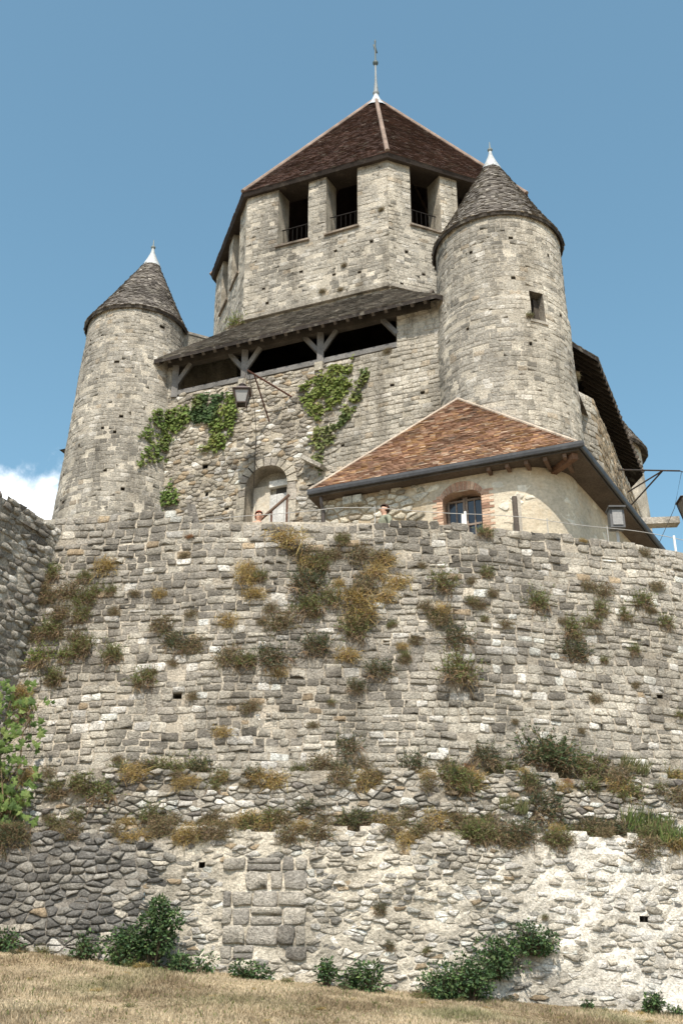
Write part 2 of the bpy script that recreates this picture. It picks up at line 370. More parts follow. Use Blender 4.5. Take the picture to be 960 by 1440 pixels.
def rubble(MS, frame, s0, s1, z0, z1, parent, mat, tintfn, core=None, size=(.2, .13), jit=.40, gap=.012, prot=(.01, .06), skip=None, core_skip=None, openings=(), holes=(), core_tint=None, missing=0.0,
           flat=.86, cell=.09, rough=.25, vary=.12, cnoise=.0, full_core=False):
    """random rubble: cells of a jittered lattice, each cut to its neighbours, fitted tightly"""
    sx, sz = size; ni, nj = int((s1 - s0) / sx) + 3, int((z1 - z0) / sz) + 3; asp = sx / sz
    P = {}
    for j in range(nj):
        o = U(0, 1)
        for i in range(ni):
            zz = z0 + (j - .5 + U(-jit, jit)) * sz + .6 * sz * nz(i * .35, j * .2, s0)
            P[i, j] = (s0 + (i - 1 + o + U(-jit, jit)) * sx, zz)
    dead = set(k for k in P if U(0, 1) < vary * .4)
    rects = [(h[0] - (h[2] if len(h) > 2 else .17) / 2, h[0] + (h[2] if len(h) > 2 else .17) / 2, h[1] - .06, h[1] + .06) for h in holes]
    def blocked(x, z):
        for op in openings:
            iv = op(z) if callable(op) else ((op[0], op[1]) if op[2] < z < op[3] else None)
            if iv and iv[0] < x < iv[1]: return True
        return False
    for (i, j), (x, z) in P.items():
        if (i, j) in dead or x < s0 - .05 or x > s1 + .05 or z < z0 or z > z1: continue
        if skip and skip(x, z): continue
        if blocked(x, z) or any(a - .02 < x < b + .02 and c - .02 < z < d + .02 for a, b, c, d in rects): continue
        if U(0, 1) < missing: continue
        pg = [(x - sx * 1.3, z - sz * 1.3), (x + sx * 1.3, z - sz * 1.3), (x + sx * 1.3, z + sz * 1.3), (x - sx * 1.3, z + sz * 1.3)]
        for dj in (-2, -1, 0, 1, 2):
            for di in (-2, -1, 0, 1, 2):
                k = (i + di, j + dj)
                if k == (i, j) or k not in P or k in dead: continue
                q = P[k]; dx, dz = (q[0] - x) / asp, q[1] - z                      # bisector in the squashed metric
                if dx * dx + dz * dz > 9 * sz * sz: continue
                mx, mz = (q[0] + x) / 2, (q[1] + z) / 2; nx_, nz_ = dx / asp, dz
                f = [(p[0] - mx) * nx_ + (p[1] - mz) * nz_ for p in pg]; new = []
                for t in range(len(pg)):
                    a, b, fa, fb = pg[t], pg[(t + 1) % len(pg)], f[t], f[(t + 1) % len(pg)]
                    if fa <= 0: new.append(a)
                    if fa * fb < 0: u = fa / (fa - fb); new.append((lerp(a[0], b[0], u), lerp(a[1], b[1], u)))
                pg = new
                if len(pg) < 3: break
            if len(pg) < 3: break
        if len(pg) >= 3: MS.poly(frame, pg, U(*prot), tintfn(x, z), parent, mat, gap, flat, rough)
    if core is None: return
    na, nb = int((s1 - s0) / cell), int((z1 - z0) / cell); ds, dz = (s1 - s0) / na, (z1 - z0) / nb
    for i in range(na):
        for j in range(nb):
            a, c = s0 + i * ds, z0 + j * dz; x, z = a + ds / 2, c + dz / 2
            if (core_skip or skip) and (core_skip or skip)(x, z): continue
            if not full_core and blocked(x, z): continue
            mo = lambda x_, z_: cnoise * (nz(x_ * 5, z_ * 5, 301) + .6 * nz(x_ * 13, z_ * 13, 302)) if cnoise else 0
            q = [frame(u_, v_, mo(u_, v_)) for u_, v_ in ((a, c), (a + ds, c), (a + ds, c + dz), (a, c + dz))]
            if any(r0 <= x <= r1 and r2 <= z <= r3 for r0, r1, r2, r3 in rects):
                B = [frame(a, c, -.35), frame(a + ds, c, -.35), frame(a + ds, c + dz, -.35), frame(a, c + dz, -.35)]
                core.add(q + B, [(4, 5, 6, 7), (0, 1, 5, 4), (1, 2, 6, 5), (2, 3, 7, 6), (3, 0, 4, 7)], (.2, .18, .15)); continue
            core.add(q, [(0, 1, 2, 3)], core_tint(x, z) if core_tint else (.38, .34, .27))
def recess(mb, frame, a, b, za, zb, d0, d1, t=(.3, .27, .23), back=True):
    A = [frame(a, za, d0), frame(b, za, d0), frame(b, zb, d0), frame(a, zb, d0)]; B = [frame(a, za, d1), frame(b, za, d1), frame(b, zb, d1), frame(a, zb, d1)]
    fs = [(0, 1, 5, 4), (1, 2, 6, 5), (2, 3, 7, 6), (3, 0, 4, 7)] + ([(4, 5, 6, 7)] if back else [])
    mb.add(A + B, fs, t)
def fbox(mb, frame, a, b, za, zb, d0, d1, t):
    A = [frame(a, za, d0), frame(b, za, d0), frame(b, zb, d0), frame(a, zb, d0)]; B = [frame(a, za, d1), frame(b, za, d1), frame(b, zb, d1), frame(a, zb, d1)]
    mb.add(A + B, [(0, 1, 2, 3), (7, 6, 5, 4), (0, 4, 5, 1), (1, 5, 6, 2), (2, 6, 7, 3), (3, 7, 4, 0)], t)

def tiles(mb, bl, br, tl, tr, row, wid, tintfn, thick=.02, jit=.15, lift=0.01, ragged=0.0):
    """overlapping tiles on the plane patch bl-br (eave) tl-tr (top)"""
    bl, br, tl, tr = map(Vector, (bl, br, tl, tr))
    up = ((tl + tr) / 2 - (bl + br) / 2); n = (br - bl).cross(up).normalized()
    nrow = max(1, int(up.length / row))
    for r in range(nrow):
        v0, v1 = r / nrow, min(1, (r + 1.25) / nrow)
        a0, b0 = bl.lerp(tl, v0), br.lerp(tr, v0); a1, b1 = bl.lerp(tl, v1), br.lerp(tr, v1)
        L0 = (b0 - a0).length; k = max(1, int(L0 / wid)); off = (r % 2) * .5 / k if k > 1 else 0
        e = [0] + [clamp((i + U(-jit, jit) * .5) / k + off) for i in range(1, k)] + [1]
        for i in range(len(e) - 1):
            u0, u1 = e[i], e[i + 1] - .008 * wid / max(L0, .01)
            if u1 - u0 < .15 / k: continue
            if ragged and U(0, 1) < ragged: continue
            th = thick * U(.7, 1.5) + lift
            sl = U(-.09, .09) * row
            dn = (a0 - a1).normalized() * sl
            p0, p1 = a0.lerp(b0, u0) + dn, a0.lerp(b0, u1) + dn; q0, q1 = a1.lerp(b1, u0), a1.lerp(b1, u1)
            t0, t1 = th * U(.8, 1.2), th * U(.8, 1.2)
            vs = [p0 + n * t0, p1 + n * t1, q1 + n * lift * .4, q0 + n * lift * .4, p0 - n * .002, p1 - n * .002]
            mb.add(vs, [(0, 1, 2, 3), (4, 5, 1, 0), (4, 0, 3), (5, 2, 1)], tintfn(a0.lerp(b0, (u0 + u1) / 2)))
def cone_tiles(mb, c, prof, row, wid, tintfn, thick=.02, shift=(0, 0), ragged=0.0):
    """shingles round a cone; prof(t) -> (radius, z), t 0 eave .. 1 top; shift leans the top"""
    c = Vector(c); r0, z0 = prof(0); r1, z1 = prof(1); sl = math.hypot(r0 - r1, z1 - z0); nrow = int(sl / row)
    def P(t, a, d):
        r, z = prof(t); return c + Vector((shift[0] * t + (r + d) * math.cos(a), shift[1] * t + (r + d) * math.sin(a), z + d * .5))
    for k in range(nrow):
        t0, t1 = k / nrow, min(1, (k + 1.3) / nrow); r, _ = prof(t0); m = max(6, int(2 * math.pi * r / wid)); o = U(0, 1)
        for i in range(m):
            if ragged and U(0, 1) < ragged: continue
            a0, a1 = 2 * math.pi * (i + o) / m, 2 * math.pi * (i + o + .96) / m
            tt = t0 + U(-.25, .2) / nrow; th = thick * U(.6, 1.6)
            vs = [P(tt, a0, th * U(.8, 1.3)), P(tt, a1, th * U(.8, 1.3)), P(t1, a1, .004), P(t1, a0, .004), P(tt, a0, -.003), P(tt, a1, -.003)]
            mb.add(vs, [(0, 1, 2, 3), (4, 5, 1, 0), (4, 0, 3), (5, 2, 1)], tintfn(vs[0]))

# ------------------------------------------------------------------ ground
def ground_z(x, y):
    base = 2.38 - .096 * max(-14, min(14, x))
    if y <= 18: z = base * max(0, y) / 18 if y > 0 else y * .06
    else: z = base
    far = clamp((math.hypot(x, y) - 60) / 200)
    z = lerp(max(z, -3), -3, far)
    return z + .05 * nz(x * .5, y * .5) * clamp(1 - far)
def axis(lo, hi, step, far):
    a = list(np.arange(lo, hi + 1e-6, step)); o = [hi + 4, hi + 12, hi + 30, hi + 70, hi + 160, far]; p = [lo - 4, lo - 12, lo - 30, lo - 70, lo - 160, -far]
    return p[::-1] + a + o
def ground_tint(x, y):
    g = clamp(.55 + 1.1 * nz(x * .55, y * .3, 5) + .9 * nz(x * 1.9, y * 1.1, 8) + .5 * nz(x * 6, y * 4, 6))
    c = mixc((.24, .185, .115), (.50, .415, .285), g)
    gr = clamp(nz(x * .9, y * .5, 17) * 1.9 - .25)
    return mixc(c, (.15, .17, .075), gr * .6)
def build_ground():
    xs, ys = axis(-16, 16, .4, 1500), axis(-4, 24, .4, 1500)
    vs = [(x, y, ground_z(x, y)) for y in ys for x in xs]; nx = len(xs)
    fs = [(j * nx + i, j * nx + i + 1, (j + 1) * nx + i + 1, (j + 1) * nx + i) for j in range(len(ys) - 1) for i in range(nx - 1)]
    o = obj('ground', vs, fs, M['soil'], None, [mixc(ground_tint(v[0], v[1]), (.33, .26, .17), .5) for v in vs], True); o['kind'] = 'structure'
build_ground()

# ------------------------------------------------------------------ the curved curtain wall
OX, OY = -.9, 40.4
def polar(th, r, z): return (OX + r * math.sin(th), OY - r * math.cos(th), z)
Z1, Z2, ZT = 5.55, 4.55, 10.36
def Rup(z): return 21.05 + (ZT - z) * .085
def Rmid(z): return 21.92 + (Z1 - z) * .16
def Rlow(z): return 22.5 + (Z2 - z) * .13
def f_up(s, z, d):
    return polar(s / 21.0, Rup(z) + d + .10 * nz(s * .45, z * .5, 1) + .04 * nz(s * 1.7, z * 1.7, 2), z)
def f_mid(s, z, d): return polar(s / 21.0, Rmid(z) + d + .16 * nz(s * .8, z * .8, 4) + .07 * nz(s * 2.1, z * 2.1, 6), z)
def f_low(s, z, d): return polar(s / 21.0, Rlow(z) + d + .15 * nz(s * .6, z * .6, 7) + .05 * nz(s * 2, z * 2, 9), z)
WHITE = (.66, .63, .575); CREAM = (.47, .425, .345); GREY = (.275, .255, .225); DARK = (.155, .145, .13); TAN = (.40, .315, .215)
def pick(ws):
    t = U(0, sum(w for w, _ in ws))
    for w, c in ws:
        t -= w
        if t <= 0: break
    k = U(.82, 1.18); return tuple(min(.72, x * k) for x in c)
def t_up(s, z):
    pale_share = clamp((s - 2.5) / 4) * .55 + clamp((7.5 - z) / 1.3) * .85 + .35 * nz(s * .5, z * .6, 21)  # share of paler stone, growing to the right and downwards
    pale_share = clamp(pale_share + .04)
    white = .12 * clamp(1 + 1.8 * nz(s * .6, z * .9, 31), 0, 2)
    return pick([(white, WHITE), (.25 + .75 * pale_share, (.46, .425, .36)), (.62 - .47 * pale_share, (.335, .308, .265)), (.20 - .16 * pale_share, (.215, .197, .168)), (.025, TAN)])
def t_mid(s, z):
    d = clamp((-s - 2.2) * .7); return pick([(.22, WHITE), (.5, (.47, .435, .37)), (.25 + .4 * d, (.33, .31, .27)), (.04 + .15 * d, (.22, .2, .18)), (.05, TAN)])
def lowzone(s): return clamp((-s - 1.35) * 1.3), clamp((s - 2.0) * .4)
def t_low(s, z):
    d, w = lowzone(s + .5 * nz(z * 1.3, s * .3, 44)); d *= clamp((z - 2.7 + .5 * nz(s, 1, 2)) * 1.6, .2, 1)
    return pick([(.25 * (1 - d) + .4 * w, WHITE), (.55 * (1 - d) + .03, (.55, .505, .425)), (.16 * (1 - w) + .35 * d, (.30, .285, .255)), (.01 + .55 * d, (.16, .155, .145)), (.05 * (1 - d) * (1 - w), TAN)])
def c_up(s, z): return mixc((.52, .465, .38), (.38, .34, .28), clamp(.5 + nz(s * .6, z * .6, 51)))
def c_low(s, z):
    d, w = lowzone(s + .4 * nz(z * 1.3, s * .5, 44)); return mixc(mixc((.56, .51, .42), (.25, .23, .20), d), (.68, .64, .565), w)
def top_z(s):
    t = ZT + .07 * nz(s * 1.3, 0, 3)
    if -6.2 < s < -2.1: t += .36 + .06 * nz(s * 3, 1, 3)
    elif -2.1 <= s < -1.85: t += .2
    return t
def build_curtain():
    wall = thing('curtain_wall', 'curved grey rubble stone wall with ledges and weeds below the castle', 'stone wall', (-.9, 18.5, 2))
    MS = Masonry(); cu, cm, cl = MB(), MB(), MB()
    S0, S1 = -6.2, 12.0
    sk_up = lambda s, z: z > top_z(s) or (z < Z1 - .1 + .22 * nz(s * .9, 3, 5))
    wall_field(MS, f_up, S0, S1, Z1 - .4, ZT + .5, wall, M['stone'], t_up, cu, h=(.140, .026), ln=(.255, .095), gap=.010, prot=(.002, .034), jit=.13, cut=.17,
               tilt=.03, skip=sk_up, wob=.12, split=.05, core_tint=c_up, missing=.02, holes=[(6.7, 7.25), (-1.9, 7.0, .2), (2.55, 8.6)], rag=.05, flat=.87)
    # coping stones lying along the top
    def f_top(s, r, d): return polar(s / 21.0, r, top_z(s) - .10 + d + .03 * nz(s * 2, r, 3))
    wall_field(MS, f_top, S0, S1, 20.45, 20.96, wall, M['stone'], lambda s, r: pick([(.06, WHITE), (.3, (.40, .37, .32)), (.5, GREY), (.2, DARK)]), cu, h=(.24, .05), ln=(.28, .12), prot=(.02, .13), jit=.16, missing=.15,
               core_tint=lambda s, r: (.3, .27, .22), tilt=.08)
    fi = lambda s, z, d: polar(s / 21.0, 20.45 - d, z)
    for k in range(40):
        a, b = lerp(S0, S1, k / 40), lerp(S0, S1, (k + 1) / 40)
        cu.quad(fi(b, 9.6, 0), fi(a, 9.6, 0), fi(a, top_z(a), 0), fi(b, top_z(b), 0), (.3, .27, .22))
    sk_mid = lambda s, z: z > Z1 + .05 + .20 * nz(s * .9, 0, 15) + .08 * nz(s * 3, 0, 16)
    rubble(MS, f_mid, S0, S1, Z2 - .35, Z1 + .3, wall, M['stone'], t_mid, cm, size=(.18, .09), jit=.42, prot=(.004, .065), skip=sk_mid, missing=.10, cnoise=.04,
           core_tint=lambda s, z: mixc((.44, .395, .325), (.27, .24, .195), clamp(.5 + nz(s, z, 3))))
    sk_low = lambda s, z: z > Z2 + .02 + (.14 * nz(s * 1.1, 0, 25) + .06 * nz(s * 3.3, 0, 26)) * clamp((s + 3) * .8, .15, 1)
    big = (-.82, .36, 2.7, 4.15)                       # squared blocks let into the rubble
    holes = [(-1.12, 4.02, .15), (5.2, 3.3, .14)]
    rubble(MS, f_low, S0, -1.9, 1.2, Z2 + .25, wall, M['stone'], t_low, cl, size=(.19, .105), jit=.38, prot=(.01, .06), skip=sk_low, core_tint=c_low, missing=.07, cnoise=.02, openings=[big], full_core=True, holes=[x for x in holes if x[0] < -1.9])
    rubble(MS, f_low, -1.9, 3.2, 1.2, Z2 + .25, wall, M['stone'], t_low, cl, size=(.165, .08), jit=.44, prot=(-.010, .038), skip=sk_low, core_tint=c_low, missing=.08, cnoise=.036, openings=[big], full_core=True, holes=[x for x in holes if -1.9 <= x[0] < 3.2])
    rubble(MS, f_low, 3.2, S1, 1.2, Z2 + .25, wall, M['stone'], t_low, cl, size=(.19, .08), jit=.46, prot=(-.016, .030), skip=sk_low, core_tint=c_low, missing=.20, cnoise=.045, holes=[x for x in holes if x[0] >= 3.2])
    wall_field(MS, f_low, big[0], big[1], big[2], big[3], wall, M['stone'], lambda s, z: pick([(.5, (.36, .335, .295)), (.25, (.29, .27, .24)), (.5, (.46, .425, .365))]), None, h=(.225, .06), ln=(.36, .17), gap=.02, prot=(.025, .06), jit=.09, cut=.16,
               core_tint=lambda s, z: (.47, .43, .36), missing=.16, flat=.85, wob=.05, split=.2)
    # ledges (seen edge-on from below, walkable from above)
    for mb, ra, rb, z in ((cm, 21.2, 22.05, Z1), (cl, 21.85, 22.62, Z2)):
        for k in range(60):
            a, b = lerp(S0, S1, k / 60), lerp(S0, S1, (k + 1) / 60)
            za, zb = z - .02 + .1 * nz(a, 9), z - .02 + .1 * nz(b, 9)
            mb.quad(polar(a / 21, rb - .12, za - .06), polar(b / 21, rb - .12, zb - .06), polar(b / 21, ra, zb + .16), polar(a / 21, ra, za + .16), (.22, .19, .14))
    cu.build('upper_face', M['mortar'], wall); cm.build('middle_face', M['mortar'], wall); cl.build('lower_face', M['mortar'], wall)
    MS.finish(300)
build_curtain()

def build_side_wall():
    """the wall that comes forward on the left"""
    w = thing('side_wall', 'grey rubble wall meeting the curved wall at an inner corner', 'stone wall', (-6.2, 18, 2.5))
    d = Vector((-.42, -.91, 0)).normalized(); n = Vector((.91, -.42, 0)).normalized(); o = Vector((-5.42, 19.75, 0))
    def f(s, z, k): return tuple(o + d * s + n * (k + (ZT - z) * .06 + .08 * nz(s * .7, z * .6, 61)) - d * 0 + Vector((-(ZT - z) * .16, 0, z)))
    MS = Masonry(); c = MB()
    top = lambda s: 10.52 + .12 * nz(s * 1.6, 0, 71)
    rubble(MS, f, -.9, 6.5, 2.0, 10.7, w, M['stone'], lambda s, z: pick([(.08, WHITE), (.5, (.43, .40, .345)), (.5, (.33, .305, .265)), (.15, (.22, .2, .175))]), c, size=(.22, .12), jit=.34, prot=(.0, .045), cnoise=.02,
           skip=lambda s, z: z > top(s), core_tint=lambda s, z: (.42, .38, .315), missing=.03)
    c.quad(f(-.9, 10.2, 0), f(6.5, 10.2, 0), f(6.5, 10.2, -1.1), f(-.9, 10.2, -1.1), (.25, .22, .18))
    c.quad(f(6.5, 2, 0), f(6.5, 2, -1.1), f(6.5, 10.2, -1.1), f(6.5, 10.2, 0), (.25, .22, .18))
    c.build('masonry_face', M['mortar'], w)
    MS.finish(150)
build_side_wall()

def build_terrace():
    vs = []; fs = []; rr = [20.6, 19.5, 18, 16.5, 14.5, 12.5, 11, 8, 4, .5]; n = 64
    for r in rr:
        z = 10.3 if r > 18 else lerp(10.3, 14.35, clamp((18 - r) / 7))
        for k in range(n):
            th = 2 * math.pi * k / n; p = polar(th, r, z + .05 * nz(r, k)); vs.append(p)
    for i in range(len(rr) - 1):
        for k in range(n): fs.append((i * n + k, i * n + (k + 1) % n, (i + 1) * n + (k + 1) % n, (i + 1) * n + k))
    b = len(vs)
    # the hidden rest of the enclosure below the terrace edge
    o = obj('terrace', vs, fs, M['soil'], None, (.33, .29, .22), True); o['kind'] = 'structure'
build_terrace()

# ------------------------------------------------------------------ the castle keep (w to the right along its front, n inwards)
FI = R(22); CX, CY = 1.5, 37.2
def cw(w, n, z): return (CX + math.cos(FI) * w + math.sin(FI) * n, CY - math.sin(FI) * w + math.cos(FI) * n, z)
ZE, ZS = 21.1, 19.9                 # gallery eave and sill
keep = thing('castle_keep', 'octagonal grey stone castle keep with round corner turrets and pointed roofs', 'castle', cw(0, 0, 10))
KM = Masonry()
def t_keep(s, z, cream=.3):
    q = clamp(cream + .22 * nz(s * .45, z * .35, 7) + .10 * nz(s * 1.5, z * 1.2, 9))
    c = mixc((.33, .308, .268), (.58, .53, .44), q); r = U(0, 1)
    if r < .06: c = mixc(c, WHITE, .45)
    elif r < .13: c = mixc(c, (.17, .16, .14), .6)
    elif r < .16: c = mixc(c, TAN, .5)
    k = U(.92, 1.08); return tuple(x * k for x in c)
# --- octagonal tower
AP = 6.4; SIDE = 2 * AP * math.tan(R(22.5)); ZB, ZO, ZW = 20.5, 26.55, 29.25
oct_core = MB()
oct_tower = None
def plan(w): return w if w > -2.65 else -2.65 + (w + 2.65) * .86          # the left flank of the octagon is narrower
def oct_frame(k):
    """face k: 0 front, 1 next to its right, counted on; s along the face from its middle"""
    a = R(45) * k
    def f(s, z, d):
        r = AP + d + .04 * nz(s * .7 + k * 9, z * .7, 81)
        return cw(plan(math.sin(a) * r + math.cos(a) * s), -math.cos(a) * r + math.sin(a) * s, z)
    return f
def oct_pt(k, ap, z):
    """corner between face k and k+1"""
    a = R(45) * k + R(22.5); r = ap / math.cos(R(22.5))
    return cw(plan(math.sin(a) * r), -math.cos(a) * r, z)
oct_tower = obj('octagonal_tower', [], [], M['mortar'], keep, label='eight-sided upper tower with tall belfry openings')
def build_octagon():
    h = SIDE / 2
    for k in range(8):
        f = oct_frame(k)
        o_ = -.38 if k == 1 else 0.0
        A0, A1, B0, B1 = -1.42 + o_, -.27 + o_, .40 + o_, 1.56 + o_
        ops = [(A0, A1, ZO, 99), (B0, B1, ZO, 99)]
        if k in (0, 1, 7, 6):
            cream = {0: .2, 1: .62, 7: .35, 6: .35}[k]
            hol = {0: [(-1.9, 24.9), (-1.75, 24.3), (.7, 24.75), (.75, 25.8), (2.05, 25.7), (1.6, 24.6), (-.5, 25.2)], 1: [(-2.0, 25.3), (-1.4, 24.6), (-2.2, 24.0)]}.get(k, [])
            wall_field(KM, f, -h, h, ZB + 2, ZW, oct_tower, M['ashlar'], lambda s, z, c=cream: t_keep(s, z, c + (.35 if abs(s) > h - .3 else 0)), oct_core, h=(.158, .03), ln=(.27, .10), gap=.007,
                       prot=(-.004, .014), jit=.09, cut=.12, openings=ops, breaks=(ZO,), core_tint=lambda s, z: (.46, .42, .35), holes=hol, flat=.86, split=.05, missing=.03, wob=.03)
        else:
            for (a, b) in ((-h, A0), (A1, B0), (B1, h)):
                oct_core.quad(f(a, ZO, 0), f(b, ZO, 0), f(b, ZW, 0), f(a, ZW, 0), (.33, .3, .26))
            oct_core.quad(f(-h, ZB, 0), f(h, ZB, 0), f(h, ZO, 0), f(-h, ZO, 0), (.33, .3, .26))
        for a, b, _, _ in ops:
            recess(oct_core, f, a, b, ZO, ZW, .01, -.9, (.40, .365, .30), back=False)
            mb = MB(); fbox(mb, f, a - .06, b + .06, ZO - .07, ZO, -.3, .09, (.30, .25, .2)); mb.build('window_sill', M['ashlar'], oct_tower)
            g = MB()
            for q in range(7):
                s = lerp(a + .06, b - .06, q / 6); g.box(f(s, ZO, -.35), f(s, ZO + .95, -.35), .016, .016, t=(.012, .011, .010))
            g.box(f(a, ZO + .95, -.35), f(b, ZO + .95, -.35), .03, .03, t=(.015, .013, .012)); g.box(f(a, ZO + .1, -.35), f(b, ZO + .1, -.35), .04, .04, t=(.035, .03, .028))
            g.build('window_railing', M['timber'], oct_tower)
        # inner leaf of each face, floor and ceiling of the belfry
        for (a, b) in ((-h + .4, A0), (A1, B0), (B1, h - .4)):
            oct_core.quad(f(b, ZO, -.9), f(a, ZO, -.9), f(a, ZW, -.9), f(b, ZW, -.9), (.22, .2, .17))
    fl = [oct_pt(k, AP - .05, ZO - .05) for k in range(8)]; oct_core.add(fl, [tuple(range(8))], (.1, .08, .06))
    me = make_mesh('octagonal_tower', oct_core.v, oct_core.f, M['mortar'], oct_core.t); oct_tower.data = me
    # string-course fillet where the lean-to roof meets the tower
    for k in (0, 7, 1):
        f = oct_frame(k); mb = MB(); fbox(mb, f, -h, h, 23.72, 23.86, -.02, .14, (.36, .33, .28)); mb.build('string_course', M['ashlar'], oct_tower)
    # roof
    EAVE, ZR, ZA = AP + .24, 29.16, 38.7
    rf = MB(); apex = Vector(cw(0, 0, ZA)); tl = MB()
    def rt(p): return pick([(.5, (.075, .047, .04)), (.35, (.09, .056, .046)), (.14, (.11, .065, .053)), (.03, (.15, .13, .11))])
    EV = [oct_pt(k, EAVE, ZR) for k in range(8)]; EW = [oct_pt(k, EAVE - .06, ZR - .16) for k in range(8)]
    EI = [oct_pt(k, AP - 1.0, ZR + .1) for k in range(8)]
    ZT_ = .965
    for k in range(8):
        a, b = Vector(EV[k - 1]), Vector(EV[k]); rf.add([a, b, apex], [(0, 1, 2)], (.07, .05, .045))
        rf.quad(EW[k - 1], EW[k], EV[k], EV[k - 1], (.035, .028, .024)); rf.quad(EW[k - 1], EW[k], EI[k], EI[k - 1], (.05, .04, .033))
        if k in (7, 0, 1, 2, 6): tiles(tl, a, b, a.lerp(apex, ZT_), b.lerp(apex, ZT_), .12, .17, rt, thick=.018)
    roof = rf.build('tower_roof', M['tile'], keep, label='steep dark brown tiled roof with pale ridges')
    tl.build('roof_tiles', M['tile'], roof, kind='stuff')
    for k in range(8):
        a = Vector(EV[k]); pts = [a.lerp(apex, t / 10 * .965) + Vector((0, 0, .05)) for t in range(11)]
        mb = MB(); mb.tube(pts, .085, (.24, .18, .145), 8); mb.build('roof_ridge', M['tile'], roof)
    rafters = MB()
    fin = MB(); fin.lathe(apex, [(.66, -.78), (.42, -.42), (.20, -.05), (.11, .18), (.10, .3)], (.40, .43, .45), 16)
    fo = fin.build('roof_cap', M['zinc'], roof, True)
    p = MB(); p.lathe(apex, [(.08, .2), (.14, .32), (.14, .40), (.10, .48), (.10, .55), (.06, 1.0), (.04, 1.6), (.042, 2.05)], (.20, .22, .225), 14)
    p.lathe(apex, [(.05, 2.02), (.12, 2.1), (.12, 2.2), (.04, 2.28), (.03, 3.3), (.045, 3.45), (.0, 3.6)], (.06, .08, .08), 12)
    p.box(apex + Vector((-.05, 0, 3.0)), apex + Vector((.05, .02, 3.02)), .03, .5, t=(.06, .08, .08)); p.build('finial', M['zinc'], roof, True)
build_octagon()

